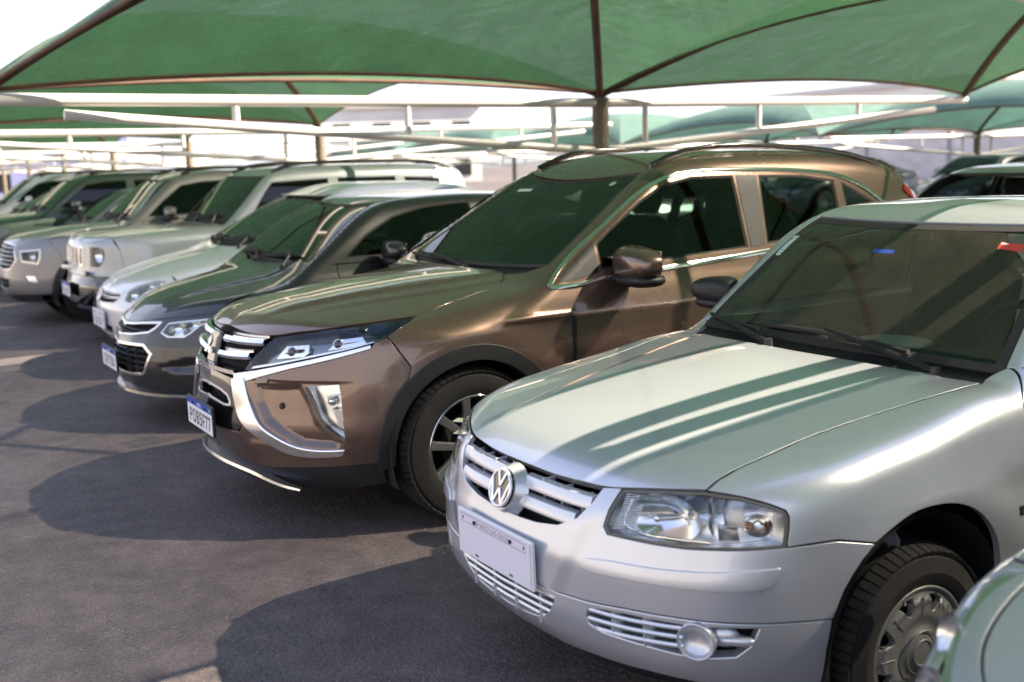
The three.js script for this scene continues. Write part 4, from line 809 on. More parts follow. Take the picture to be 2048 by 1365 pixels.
    part(F, 'bezel_dish', new THREE.LatheGeometry([[0.041, -0.008], [0.03, -0.018], [0.015, -0.023], [0.0001, -0.025]].map((v) => new THREE.Vector2(...v)), 36).rotateX(Math.PI / 2), p);
    part(c, 'bezel_wing', [at(blob(0.018, 0.012, 0.045, 3), 0.268, 0.428, 0.688 * s, 0, 0.8 * s, 0), at(blob(0.016, 0.026, 0.04, 2.2), 0.25, 0.434, 0.662 * s, 0, 0.8 * s, 0)], p);
    const rub = [[0.036, 0.567, 0.35], [0.047, 0.594, 0.368], [0.073, 0.602, 0.441], [0.128, 0.602, 0.546], [0.193, 0.604, 0.631], [0.272, 0.608, 0.698], [0.36, 0.613, 0.745], [0.35, 0.586, 0.744], [0.33, 0.566, 0.738], [0.29, 0.56, 0.716], [0.226, 0.558, 0.672], [0.139, 0.561, 0.574], [0.08, 0.564, 0.476], [0.045, 0.562, 0.38]];
    const rg = sheet(f, FRONT, rub, { off: 0.007, rim: 0.01, chamfer: 0.003, cell: 0.016 }); part(c, 'rub_strip', s > 0 ? rg : mirrored(rg), p);
  }
  part(c, 'emblem_pod', at(new THREE.CylinderGeometry(0.061, 0.078, 0.034, 40), 0.036, 0.692, 0, 0, 0, Math.PI / 2 - 0.3), p);
  ringEmblem(c, 0.014, 0.699, 0.056, -0.3, veeDouble);
  plate(c, f, 0.53, { out: 0.02, frame: M.plateWhite, draw: oldPlate('SP-MOGI DAS CRUZES', ''), tilt: 0.02 });
  // fenders
  const arU = [[0.615, 0.643, 0.816], [0.666, 0.666, 0.818], [0.746, 0.694, 0.82], [0.829, 0.7, 0.823], [0.916, 0.688, 0.824], [0.99, 0.659, 0.825], [1.049, 0.614, 0.825], [1.094, 0.554, 0.823], [1.118, 0.49, 0.824], [1.135, 0.4, 0.824], [1.14, 0.31, 0.8]];
  const dl = [[1.262, 0.31, 0.8], [1.262, 0.6, 0.81], [1.264, 0.8, 0.79], [1.275, 0.886, 0.762], [1.293, 0.909, 0.743], [1.323, 0.933, 0.713], [1.347, 0.957, 0.68], [1.354, 0.974, 0.653]];
  const fen = [...flow(arU, 3), ...flow(dl, 3), ...hs.slice().reverse().map(([x, y, z]) => [x, y, z + 0.002]), ...lamp.slice(3, 9).map(([x, y, z]) => [x + 0.002, y + 0.001, z]), [0.432, 0.665, 0.768], [0.506, 0.666, 0.789]];
  pair(c, 'fender', sheet(f, SIDE, fen, { cell: 0.018, rim: 0.022, chamfer: 0.0009 }), p);
  pair(c, 'side_repeater', sheet(f, SIDE, [[1.19, 0.62, 0.8], [1.25, 0.62, 0.8], [1.25, 0.59, 0.8], [1.19, 0.59, 0.8]], { off: 0.004, cell: 0.02 }), M.plastic);
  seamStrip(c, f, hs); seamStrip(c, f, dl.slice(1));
  wheelWell(c, 0.83, 0.32, 0.345, 0.4, 0.79); wheelWell(c, 3.29, 0.32, 0.36, 0.4, 0.79);
  wheels(c, 'cover14', () => wheelShapes(0.285, 0.175, 0.183, 'cover'), [[0.83, 0.285, 0.705], [0.83, 0.285, -0.705], [3.29, 0.285, 0.7], [3.29, 0.285, -0.7]], M.hubcap, 0.35);
  const spec = { paint: p, ws: [0.975, 0.65, 1.352, 0.51], footX: [1.262, 1.33], headBow: 0.07, roofZ: 0.535, roofEnd: 3.28, belt: [[1.36, 0.975], [1.8, 0.968], [2.5, 0.975], [3.2, 0.99], [3.75, 1.0]], rearPillar: [[3.36, 1.29], [3.55, 1.14], [3.72, 1.01]],
    windows: [{ pts: [[1.5, 0.998], [1.7, 1.15], [1.95, 1.315], [2.1, 1.335], [2.58, 1.335], [2.6, 1.0]] }, { pts: [[2.68, 1.002], [2.66, 1.33], [3.02, 1.31], [3.4, 1.03], [3.38, 1.012]] }], screen: M.glass, sideGlass: M.tint, seal: 0.03,
    rearScreen: [1.04, 0.55, 1.28, 0.47], tailgate: [0.62, 0.62], doors: [[1.266, 2.63]], doorBelt: 1.385, doorFront: flow(dl, 3).map(([x, y, z]) => [x + 0.004, y, z]), archRear: [3.29, 0.3, 0.385], rearX: 3.93, rearEdge: [[3.82, 0.9], [3.84, 0.7], [3.82, 0.5], [3.74, 0.28]], sillX: [1.16, 2.88] };
  cabin(c, f, spec); flanks(c, f, spec);
  part(c, 'cowl', sheet(f, TOPF, both([[1.175, 0.945, 0], [1.184, 0.945, 0.222], [1.196, 0.943, 0.417], [1.222, 0.94, 0.549], [1.246, 0.938, 0.645], [1.345, 0.966, 0.65], [1.285, 0.966, 0.3], [1.272, 0.966, 0]]), { off: -0.016, rim: 0.004, cell: 0.03 }), M.plastic);
  interior(c, { dash: [1.3, 0.94, 0.63], seatX: 0.85, seatY: 0.5, floor: [1.25, 3.6], lining: [1.86, 3.2, 1.355, 0.46] });
  doorMirror(c, 1.56, 1.06, 0.83, { cap: M.plastic, size: 0.85 });
  const ws = c.children.find((o) => o.name === 'windshield');
  wiper(c, [[1.205, 0.953, -0.16], [1.301, 0.97, -0.447], [1.345, 0.984, -0.6]], [[1.372, 0.985, -0.625], [1.328, 0.978, -0.5], [1.288, 0.978, -0.3]]);
  wiper(c, [[1.225, 0.947, 0.51], [1.272, 0.972, 0.25], [1.289, 0.99, 0.122], [1.3, 1.002, 0.02]], [[1.305, 0.993, -0.274], [1.297, 0.999, -0.005], [1.293, 0.992, 0.163], [1.297, 0.978, 0.354]]);
  const GL = alongDir(-0.62, 0.78, 0), stick = (n, pts, m) => part(ws, n, sheet(f, GL, pts, { off: -0.0015, rim: 0, gap: 0, cell: 0.03 }), m);
  stick('service_sticker', [[1.7, 1.304, 0.375], [1.7, 1.304, 0.455], [1.672, 1.283, 0.462], [1.672, 1.283, 0.38]], std({ color: C(0.62, 0.05, 0.035), roughness: 0.5 }));
  stick('sticker_text', [[1.697, 1.302, 0.38], [1.697, 1.302, 0.405], [1.69, 1.297, 0.405], [1.69, 1.297, 0.38]].map(([x, y, z]) => [x, y + 0.001, z]), M.plateWhite);
  stick('screen_sticker', [[1.618, 1.265, -0.068], [1.618, 1.265, 0.022], [1.602, 1.253, 0.022], [1.602, 1.253, -0.068]], std({ color: C(0.01, 0.07, 0.4), roughness: 0.5 }));
  for (let k = 0; k < 7; k++) { const t = 0.1 + k * 0.11; stick('screen_decal', [[0, 0], [0, 0.034], [0.022, 0.034], [0.022, 0]].map(([a, b]) => [lerp(1.6, 1.715, t) + a * 0.5, lerp(1.21, 1.3, t) + a * 0.4, lerp(-0.565, -0.53, t) + b]), std({ color: C(0.45, 0.62, 0.58), roughness: 0.6 })); }
  part(ws, 'dust_film', sheet(f, GL, both([[1.28, 0.985, 0], [1.36, 0.985, 0.62], [1.75, 1.335, 0.5], [1.69, 1.345, 0]]), { off: -0.001, rim: 0, cell: 0.05 }), M.dust);
  part(c, 'seat_belt', [at(box(0.004, 0.34, 0.045, 0.001), 2.52, 1.06, 0.52, 0.12, 0, -0.05), at(box(0.004, 0.34, 0.045, 0.001), 2.52, 1.06, -0.52, -0.12, 0, -0.05)], M.belt);
  part(c, 'dashboard_cloth', at(blob(0.1, 0.018, 0.13, 2.2), 1.5, 0.966, 0.12, 0, 0.4, 0), std({ color: C(0.5, 0.48, 0.38), roughness: 0.95 }));
}
function mergeIdx(list) {   // join indexed sheets and keep the index
  return mergeGeometries(list.map((g) => g));
}
// ---------------------------------------------------------------- brown crossover
const sdPoly = (P, x, y) => {   // signed distance to a flat outline, above 0 inside
  let d = 1e9, c = false;
  for (let i = 0, j = P.length - 1; i < P.length; j = i++) {
    const [ax, ay] = P[j], [bx, by] = P[i], t = clamp(((x - ax) * (bx - ax) + (y - ay) * (by - ay)) / ((bx - ax) ** 2 + (by - ay) ** 2), 0, 1);
    d = Math.min(d, Math.hypot(x - ax - t * (bx - ax), y - ay - t * (by - ay)));
    if ((ay > y) !== (by > y) && x < (bx - ax) * (y - ay) / (by - ay) + ax) c = !c;
  }
  return c ? d : -d;
};
{
  const f = CROSS, p = M.brown;
  const c = thing('brown_crossover', 'brown crossover with chrome bars in its grille and a roof rail', 'car', 'cars parked under the canopies', 1.4, 0, -5.12);
  const hf = [[0.138, 0.885, 0], [0.14, 0.882, 0.172], [0.166, 0.88, 0.346], [0.202, 0.883, 0.436], [0.254, 0.895, 0.504], [0.378, 0.916, 0.623], [0.526, 0.931, 0.682], [0.648, 0.939, 0.705], [0.773, 0.946, 0.728]];
  const hs = [[0.773, 0.946, 0.728], [0.924, 0.971, 0.676], [1.081, 0.998, 0.645], [1.195, 1.016, 0.62], [1.265, 1.028, 0.59], [1.33, 1.045, 0.53], [1.38, 1.055, 0.46]];
  const hr = [[1.355, 1.058, 0.3], [1.335, 1.06, 0.14], [1.33, 1.06, 0]];
  const hoodLift = (q) => { const a = Math.abs(q.z), t = clamp((q.x - 0.1) / 1.2, 0, 1), z0 = lerp(0.2, 0.42, t), z1 = lerp(0.34, 0.56, t); return 0.012 * (1 - smooth01(z0 - 0.03, z0 + 0.03, a)) * smooth01(0.16, 0.5, q.x) + 0.007 * (1 - smooth01(z1 - 0.03, z1 + 0.012, a)) * smooth01(0.25, 0.8, q.x); };
  part(c, 'hood', sheet(f, TOPF, both([...flow(hf, 4), ...flow(hs, 3).slice(1), ...hr]), { rim: 0.03, gap: 0.0025, lift: hoodLift, cell: 0.02 }), p);
  const lamp = [[0.205, 0.876, 0.45], [0.255, 0.889, 0.513], [0.377, 0.912, 0.627], [0.523, 0.928, 0.687], [0.646, 0.936, 0.709], [0.751, 0.941, 0.735], [0.7, 0.928, 0.775], [0.646, 0.909, 0.798], [0.579, 0.879, 0.806], [0.522, 0.857, 0.796], [0.409, 0.829, 0.741], [0.281, 0.795, 0.635], [0.165, 0.757, 0.493], [0.088, 0.726, 0.345], [0.108, 0.772, 0.371], [0.153, 0.831, 0.424]];
  const side = (g, s) => (s > 0 ? g : mirrored(g));
  for (const s of [1, -1]) {
    const L = new THREE.Group(); L.name = 'headlight'; c.add(L);
    part(L, 'headlight_lens', side(sheet(f, FRONT, lamp, { off: -0.001, rim: 0, gap: 0.003, cell: 0.025 }), s), M.lens);
    part(L, 'headlight_housing', side(mergeIdx([sheet(f, FRONT, lamp, { rim: 0.06, gap: 0.0025, wallOnly: true, off: -0.003 }), sheet(f, FRONT, lamp, { off: -0.06, rim: 0, gap: 0.002 })]), s), M.lampDark);
    const Z = (q) => [q[0], q[1], q[2] * s];
    // two bright L-shaped light units, each with a projector
    for (const [pts, pr] of [[[[0.2, 0.79, 0.47], [0.235, 0.852, 0.5], [0.31, 0.862, 0.585], [0.295, 0.822, 0.6], [0.265, 0.805, 0.6]], [0.262, 0.83, 0.548]], [[[0.36, 0.835, 0.665], [0.4, 0.885, 0.68], [0.51, 0.9, 0.71], [0.5, 0.865, 0.76], [0.44, 0.852, 0.735]], [0.445, 0.872, 0.7]]]) {
      part(L, 'light_unit', side(sheet(f, FRONT, pts, { off: -0.03, rim: 0.02, gap: 0, cell: 0.02, holes: [insetLine(f, FRONT, pts, 0.017)] }), s), M.reflector);
      const q = V3(...onFront(f, pr[1] - 0.004, pr[2])), n = normalOf(f, q); q.addScaledVector(n, -0.036);
      const J = part(L, 'projector', new THREE.SphereGeometry(0.021, 18, 12), M.gloss); J.position.set(q.x, q.y, q.z * s);
      const K = part(L, 'projector_ring', new THREE.TorusGeometry(0.021, 0.0035, 8, 28), M.satin); K.position.set(q.x, q.y, q.z * s); K.lookAt(K.position.clone().add(V3(n.x - 0.4, n.y * 0.4, n.z * s)));
    }
    part(L, 'light_guide', side(sheet(f, FRONT, [[0.09, 0.727, 0.35], [0.165, 0.76, 0.493], [0.281, 0.798, 0.635], [0.409, 0.832, 0.741], [0.522, 0.86, 0.796], [0.525, 0.868, 0.79], [0.409, 0.842, 0.738], [0.281, 0.808, 0.632], [0.165, 0.771, 0.49], [0.1, 0.745, 0.357]], { off: -0.018, rim: 0.01, gap: 0.001, cell: 0.02 }), s), M.satin);
    part(c, 'lamp_strip', side(sheet(f, FRONT, [[0.062, 0.703, 0.27], [0.12, 0.733, 0.425], [0.28, 0.788, 0.637], [0.506, 0.848, 0.793], [0.505, 0.834, 0.796], [0.341, 0.788, 0.696], [0.218, 0.75, 0.575], [0.12, 0.705, 0.44], [0.08, 0.678, 0.36], [0.058, 0.68, 0.28]], { off: 0.003, rim: 0.012, gap: 0.0008, cell: 0.02 }), s), M.satin);
    const bo = [[0.056, 0.679, 0.277], [0.051, 0.603, 0.304], [0.053, 0.54, 0.34], [0.058, 0.497, 0.38], [0.09, 0.449, 0.454], [0.144, 0.406, 0.53], [0.191, 0.38, 0.582], [0.262, 0.369, 0.657], [0.361, 0.376, 0.75]], bi = [[0.082, 0.69, 0.36], [0.08, 0.64, 0.384], [0.083, 0.583, 0.412], [0.1, 0.5, 0.468], [0.143, 0.45, 0.542], [0.212, 0.409, 0.62], [0.284, 0.397, 0.693], [0.373, 0.4, 0.762]];
    part(c, 'chrome_blade', side(sheet(f, FRONT, [...flow(bo, 3), ...flow(bi, 3).reverse()], { off: 0.012, rim: 0.03, chamfer: 0.006, gap: 0.001, cell: 0.016 }), s), M.bright);
    const fog = [[0.247, 0.68, 0.634], [0.372, 0.69, 0.746], [0.375, 0.634, 0.757], [0.38, 0.436, 0.768], [0.347, 0.455, 0.75], [0.293, 0.508, 0.706], [0.273, 0.555, 0.68]];
    const G = new THREE.Group(); G.name = 'lower_lamp'; c.add(G);
    part(G, 'lamp_lens', side(sheet(f, FRONT, fog, { off: -0.006, rim: 0, gap: 0.004, cell: 0.02 }), s), M.lens);
    part(G, 'lamp_housing', side(mergeIdx([sheet(f, FRONT, fog, { rim: 0.075, gap: 0.0035, wallOnly: true, off: -0.008 }), sheet(f, FRONT, fog, { off: -0.08, rim: 0, gap: 0.003 })]), s), M.satin);
    part(G, 'lamp_reflector', [at(box(0.03, 0.004, 0.09, 0.002), ...Z([0.37, 0.63, 0.69]), 0, -0.9 * s, 0), at(box(0.03, 0.004, 0.085, 0.002), ...Z([0.385, 0.575, 0.695]), 0, -0.9 * s, 0), ...span(0, 1, 6).map((t) => rod(Z([lerp(0.37, 0.41, t), 0.56, lerp(0.675, 0.715, t)]), Z([lerp(0.385, 0.42, t), lerp(0.49, 0.46, t), lerp(0.69, 0.73, t)]), 0.003, 6)), at(new THREE.SphereGeometry(0.02, 16, 12), ...Z([0.36, 0.605, 0.685]))], M.reflector);
    part(c, 'parking_sensor', side(sheet(f, FRONT, Array.from({ length: 12 }, (_, i) => [0.17, 0.585 + 0.013 * Math.sin(i / 12 * 6.2832), 0.545 + 0.012 * Math.cos(i / 12 * 6.2832)]), { off: -0.02, rim: 0.006, gap: 0, cell: 0.01 }), s), M.plastic);
    part(c, 'washer_cap', side(sheet(f, FRONT, [[0.1, 0.7, 0.435], [0.14, 0.71, 0.49], [0.135, 0.685, 0.49], [0.1, 0.678, 0.435]], { off: 0.002, rim: 0.006, gap: 0, cell: 0.02 }), s), p);
  }
  // bumper with a scooped corner round the lower lamps
  const scoop = [[0.415, 0.675], [0.622, 0.688], [0.67, 0.6], [0.69, 0.53], [0.76, 0.44], [0.75, 0.405], [0.62, 0.415], [0.545, 0.46], [0.475, 0.51], [0.425, 0.59]];
  const lift = (q) => -0.022 * smooth01(-0.004, 0.03, sdPoly(scoop, Math.abs(q.z), q.y)) - 0.008 * smooth01(0.7, 0.685, q.y) * smooth01(0.38, 0.42, Math.abs(q.z)) * smooth01(0.8, 0.7, Math.abs(q.z)) * smooth01(0.4, 0.44, q.y);
  const fogH = [[0.247, 0.681, 0.634], [0.372, 0.692, 0.746], [0.375, 0.634, 0.759], [0.381, 0.433, 0.77], [0.347, 0.452, 0.75], [0.293, 0.506, 0.705], [0.272, 0.555, 0.679]];
  const A0 = [0.955, 0.36], ro = 0.45, ri = 0.385, aF = arch(f, A0[0], A0[1], ro, 0.37, 0.51, 12);
  const bump = [[0.012, 0.445, 0], [0.017, 0.445, 0.202], [0.045, 0.45, 0.345], [0.056, 0.498, 0.378], [0.057, 0.56, 0.35], [0.056, 0.676, 0.276], [0.082, 0.678, 0.36], [0.12, 0.704, 0.44], [0.218, 0.748, 0.575], [0.341, 0.786, 0.696], [0.505, 0.833, 0.796], [0.52, 0.855, 0.797], [0.579, 0.877, 0.806], [0.619, 0.808, 0.843], [0.66, 0.745, 0.86], ...aF, [0.43, 0.331, 0.787], [0.3, 0.32, 0.68], [0.224, 0.313, 0.606], [0.132, 0.301, 0.476], [0.079, 0.308, 0.362], [0.05, 0.33, 0.2], [0.039, 0.338, 0.126], [0.03, 0.345, 0]];
  part(c, 'front_bumper', sheet(f, FRONT, both(bump), { lift, holes: [fogH, mirrorLine(fogH)], cell: 0.009, rim: 0.03 }), p);
  part(c, 'bumper_panel', sheet(f, FRONT, both([[0.04, 0.69, 0], [0.056, 0.68, 0.277], [0.057, 0.56, 0.351], [0.056, 0.5, 0.378], [0.03, 0.452, 0.33], [0.011, 0.448, 0.131], [0.005, 0.448, 0]]), { off: -0.006, rim: 0.02, gap: 0.001, holes: [both([[0.021, 0.628, 0], [0.028, 0.618, 0.15], [0.034, 0.603, 0.225], [0.036, 0.58, 0.25], [0.033, 0.556, 0.258], [0.02, 0.548, 0.2], [0.012, 0.56, 0]])] }), M.gloss);
  const slotRim = both([[0.021, 0.628, 0], [0.028, 0.618, 0.15], [0.034, 0.603, 0.225], [0.036, 0.58, 0.25], [0.033, 0.556, 0.258], [0.02, 0.548, 0.2], [0.012, 0.56, 0]]);
  part(c, 'intake_rim', sheet(f, FRONT, slotRim, { off: -0.003, rim: 0.02, gap: 0, holes: [insetLine(f, FRONT, slotRim, 0.008)], cell: 0.014 }), M.satin);
  part(c, 'intake_backing', [sheet(f, FRONT, both([[0.1, 0.9, 0], [0.2, 0.9, 0.45], [0.07, 0.7, 0.36], [0.03, 0.25, 0.45], [0.03, 0.24, 0]]), { off: -0.07, rim: 0 })], M.well);
  const bar = (y, z0, z1, sec, d, n = 14, rise = 0) => sweep(span(z0, z1, n).map((z) => { const q = onFront(f, y + rise * z * z, z); return [q[0] + d, q[1], q[2]]; }), sec, () => V3(-1, 0, 0));
  // grille: honeycomb behind, two winged chrome bars a side, badge
  const mesh = []; for (let r = 0; r < 9; r++) for (let k = -18; k <= 18; k++) { const y = 0.735 + r * 0.0165, z = (k + (r % 2) * 0.5) * 0.024; if (Math.abs(z) < 0.33 + (y - 0.72) * 0.6) { const q = onFront(f, y, z); mesh.push(new THREE.TorusGeometry(0.0105, 0.0022, 4, 6).rotateY(Math.PI / 2).translate(q[0] + 0.028, y, z)); } }
  part(c, 'grille_mesh', mesh, M.plastic);
  const wing = (s) => { const a = [[0.016, -0.012], [0.018, 0.0], [0.006, 0.017], [-0.018, 0.016], [-0.02, -0.014]]; return a.map(([x, y]) => [x, -y]); };
  for (const s of [1, -1]) for (const [y, e, r] of [[0.84, 0.425, 0.06], [0.772, 0.372, 0.12]]) part(c, 'grille_bar', bar(y, 0.085 * s, e * s, s < 0 ? wing().map(([a, b]) => [a, -b]) : wing(), 0.0, 12, r), M.chrome);
  for (const s of [1, -1]) for (const [y, e, r] of [[0.84, 0.41, 0.06], [0.772, 0.36, 0.12]]) part(c, 'grille_bar_shelf', bar(y + 0.022, 0.09 * s, e * s, [[0.004, -0.006], [0.004, 0.006], [-0.03, 0.012], [-0.03, -0.004]], 0.016, 10, r), M.satin);
  part(c, 'grille_frame', bar(0.703, -0.28, 0.28, [[0.014, -0.012], [0.016, 0.006], [0.004, 0.014], [-0.02, 0.014], [-0.02, -0.014]], 0.004, 24, 0.05), M.chrome);
  part(c, 'badge_plinth', [at(box(0.03, 0.16, 0.12, 0.02), 0.07, 0.79, 0, 0, 0, -0.3)], M.gloss);
  const e = new THREE.Group(); e.name = 'emblem'; e.position.set(0.042, 0.795, 0); e.rotation.z = -0.3; e.rotation.y = -Math.PI / 2; e.rotation.order = 'ZYX'; c.add(e);
  for (const a of [0, 2.0944, 4.1888]) { const d = new THREE.Shape(); const R = 0.054, w = 0.0165; d.moveTo(0, 0.001); d.lineTo(w, R * 0.52); d.lineTo(0, R); d.lineTo(-w, R * 0.52); d.closePath(); const g = new THREE.ExtrudeGeometry(d, { depth: 0.006, bevelEnabled: true, bevelSize: 0.0015, bevelThickness: 0.003, bevelSegments: 2 }); g.rotateZ(a); part(e, 'emblem_diamond', g, M.chrome); }
  plate(c, f, 0.475, { out: 0.03, draw: newPlate('POB5F77'), tilt: 0.0 });
  // lower edge
  part(c, 'valance', sheet(f, FRONT, both([[0.03, 0.342, 0], [0.039, 0.335, 0.126], [0.05, 0.327, 0.2], [0.079, 0.305, 0.362], [0.132, 0.298, 0.476], [0.224, 0.31, 0.606], [0.3, 0.317, 0.68], [0.43, 0.328, 0.787], [0.505, 0.335, 0.86], [0.52, 0.225, 0.85], [0.3, 0.2, 0.65], [0.12, 0.2, 0.3], [0.1, 0.2, 0]]), { off: -0.01, rim: 0.03, gap: 0.001, cell: 0.025 }), M.plastic);
  part(c, 'front_lip', sweep(flow([[0.028, 0.28, 0], [0.038, 0.277, 0.15], [0.068, 0.27, 0.3], [0.1, 0.26, 0.41], [0.135, 0.24, 0.48], [0.176, 0.222, 0.545], [0.22, 0.212, 0.61]], 4).reduce((a, q) => [[q[0], q[1], -q[2]], ...a, q], []).filter((q, i, a) => !i || Math.abs(q[2] - a[i - 1][2]) > 1e-4), [[0.014, -0.012], [0.018, 0.002], [0.006, 0.014], [-0.03, 0.012], [-0.03, -0.012]], () => V3(-1, 0, 0), { scale: (t) => 1 - 0.45 * Math.pow(Math.abs(t * 2 - 1), 3) }), M.satin);
  // fender, cladding
  const aU = arch(f, A0[0], A0[1], ro, 0.37, -0.02, 26), aAll = arch(f, A0[0], A0[1], ro, 0.52, -0.02, 34), aIn = arch(f, A0[0], A0[1], ri, -0.02, 0.52, 34);
  const dl = [[1.48, 0.34, 0.88], [1.487, 0.6, 0.9], [1.5, 0.746, 0.895], [1.51, 0.88, 0.885], [1.53, 1.0, 0.85]];
  const fen = [[0.66, 0.747, 0.86], ...aU, ...flow(dl, 3), [1.52, 1.025, 0.84], [1.45, 1.02, 0.83], [1.41, 1.03, 0.825], [1.5, 1.12, 0.71], [1.42, 1.07, 0.58], ...hs.slice().reverse(), [0.751, 0.941, 0.738], [0.7, 0.929, 0.778], [0.646, 0.911, 0.8], [0.582, 0.881, 0.808], [0.621, 0.81, 0.844]];
  const fl = (q) => 0.012 * smooth01(0.62, 0.47, Math.hypot(q.x - A0[0], q.y - A0[1])) * smooth01(0.95, 0.85, q.y) + 0.008 * gauss(q.y - (0.905 + 0.02 * Math.sin(q.x * 3)), 0.02) * smooth01(1.0, 1.25, q.x);
  pair(c, 'fender', sheet(f, SIDE, fen, { cell: 0.02, rim: 0.02, lift: fl }), p);
  pair(c, 'arch_cladding', sheet(f, SIDE, [...aAll, ...aIn], { off: 0.016, rim: 0.04, gap: 0, cell: 0.02, chamfer: 0.004 }), M.plastic);
  const R0 = [3.625, 0.36];
  pair(c, 'arch_cladding', sheet(f, SIDE, [...arch(f, ...R0, ro, 0.52, -0.02, 30), ...arch(f, ...R0, ri, -0.02, 0.52, 30)], { off: 0.016, rim: 0.04, gap: 0, cell: 0.03 }), M.plastic);
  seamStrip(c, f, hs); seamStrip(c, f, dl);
  wheelWell(c, A0[0], A0[1], 0.41, 0.45, 0.87); wheelWell(c, R0[0], R0[1], 0.41, 0.45, 0.87);
  wheels(c, 'alloy18', () => wheelShapes(0.35, 0.225, 0.235, 'spoke'), [[A0[0], 0.35, 0.775], [A0[0], 0.35, -0.775], [R0[0], 0.35, 0.775], [R0[0], 0.35, -0.775]], M.alloy, 0.2);
  const spec = { paint: p, ws: [1.105, 0.695, 1.523, 0.527], footDrop: 0.02, headBow: 0.1, roofZ: 0.56, roofEnd: 4.0, belt: [[1.42, 1.032], [1.53, 1.03], [1.756, 1.05], [2.064, 1.063], [2.66, 1.092], [3.4, 1.13], [3.95, 1.17], [4.25, 1.18]], rearPillar: [[4.08, 1.45], [4.2, 1.33], [4.27, 1.2]],
    windows: [{ pts: [[1.705, 1.078], [1.712, 1.205], [1.8, 1.26], [2.03, 1.392], [2.2, 1.466], [2.4, 1.5], [2.69, 1.497], [2.665, 1.122], [2.1, 1.098]], round: 0.02 }, { pts: [[2.87, 1.492], [3.2, 1.48], [3.45, 1.445], [3.42, 1.16], [2.8, 1.13]], round: 0.02 }, { pts: [[3.5, 1.435], [3.78, 1.295], [3.8, 1.265], [3.48, 1.17]], round: 0.015 }], screen: M.tint, sideGlass: M.tint, seal: 0.02,
    rearScreen: [1.22, 0.6, 1.44, 0.5], tailgate: [0.7, 0.7], doors: [[1.49, 2.72], [2.724, 3.62]], archRear: [...R0, ro], rearX: 4.4, rearEdge: [[4.26, 1.1], [4.28, 0.8], [4.26, 0.5], [4.2, 0.34]], sillX: [1.42, 3.18], sillMat: M.plastic, sill: 0.36, handleDrop: 0.15 };
  cabin(c, f, spec); flanks(c, f, spec);
  interior(c, { dash: [1.62, 1.04, 0.72], seatX: 0.85, seatY: 0.62, floor: [1.5, 4.0], lining: [2.3, 3.9, 1.555, 0.48] });
  part(c, 'cowl', sheet(f, TOPF, both([[1.335, 1.06, 0], [1.34, 1.06, 0.14], [1.36, 1.058, 0.3], [1.385, 1.055, 0.46], [1.42, 1.07, 0.58], [1.5, 1.12, 0.7], [1.44, 1.1, 0.4], [1.42, 1.09, 0]]), { off: -0.012, rim: 0.004, cell: 0.04 }), M.plastic);
  // bright trim round the side windows
  const tr = (pts, r = 0.008) => { const q = flow(pts.map(([x, y]) => onSide(f, x, y)), 5); const g = sweep(q, [[0.007, -r], [0.01, 0], [0.007, r], [-0.004, r], [-0.004, -r]], (v) => normalOf(f, v)); return g; };
  const t1 = tr([[1.405, 1.03], [1.488, 1.095], [1.59, 1.161], [1.781, 1.273], [2.035, 1.42], [2.23, 1.497], [2.42, 1.526], [2.8, 1.522], [3.17, 1.505], [3.5, 1.464], [3.7, 1.385], [3.84, 1.29]], 0.011), t2 = tr([[1.405, 1.02], [1.53, 1.022], [1.756, 1.043], [2.064, 1.058], [2.66, 1.088], [3.3, 1.128], [3.82, 1.17]], 0.011);
  for (const g of [t1, t2]) { part(c, 'window_trim', g, M.chrome); const q = g.clone(); q.scale(1, 1, -1); const ix = q.index; if (ix) { const a = ix.array; for (let i = 0; i < a.length; i += 3) [a[i + 1], a[i + 2]] = [a[i + 2], a[i + 1]]; } part(c, 'window_trim', q, M.chrome); }
  pair(c, 'door_pillar_trim', sheet(f, FRAME, [[2.705, 1.497], [2.855, 1.49], [2.785, 1.13], [2.68, 1.12]].map(([x, y]) => onSide(f, x, y)), { off: 0.003, rim: 0.004, cell: 0.04 }), M.plastic);
  pair(c, 'mirror_sail', sheet(f, FRAME, [[1.45, 1.04], [1.59, 1.145], [1.702, 1.21], [1.695, 1.07], [1.55, 1.045]].map(([x, y]) => onSide(f, x, y)), { off: 0.003, rim: 0.004, cell: 0.04 }), M.plastic);
  doorMirror(c, 1.81, 1.115, 0.99, { cap: p, signal: true, size: 1.22 });
  const rail = flow([[2.24, 1.545, 0.53], [2.35, 1.585, 0.53], [2.46, 1.615, 0.53], [2.65, 1.635, 0.535], [2.9, 1.64, 0.545], [3.3, 1.615, 0.56], [3.65, 1.575, 0.565], [3.85, 1.525, 0.57], [3.92, 1.49, 0.575]], 5);
  for (const s of [1, -1]) part(c, 'roof_rail', sweep(rail.map(([x, y, z]) => [x, y + 0.012, z * s]), oval(0.016, 0.013, 10), () => V3(0, 1, 0)), M.gloss);
  pair(c, 'tail_lamp', sheet(f, SIDE, [[4.08, 1.395], [4.2, 1.325], [4.3, 1.2], [4.34, 1.16], [4.3, 1.16], [4.19, 1.26], [4.06, 1.36]].map(([x, y]) => onSide(f, x, y)), { off: 0.01, rim: 0.02, cell: 0.03 }), M.redLens);
  part(c, 'rear_spoiler', sheet(f, ROOF, both([[3.98, 1.55, 0], [3.97, 1.54, 0.5], [4.16, 1.45, 0.5], [4.2, 1.46, 0]]), { off: 0.02, rim: 0.03, cell: 0.05 }), p);
  part(c, 'roof_antenna', at(blob(0.09, 0.035, 0.025, 2.2), 3.75, 1.615, 0), p);
  wiper(c, [[1.365, 1.066, 0.12], [1.42, 1.085, -0.25], [1.43, 1.09, -0.4]], [[1.45, 1.09, -0.66], [1.425, 1.085, -0.43], [1.415, 1.085, 0.0]]);
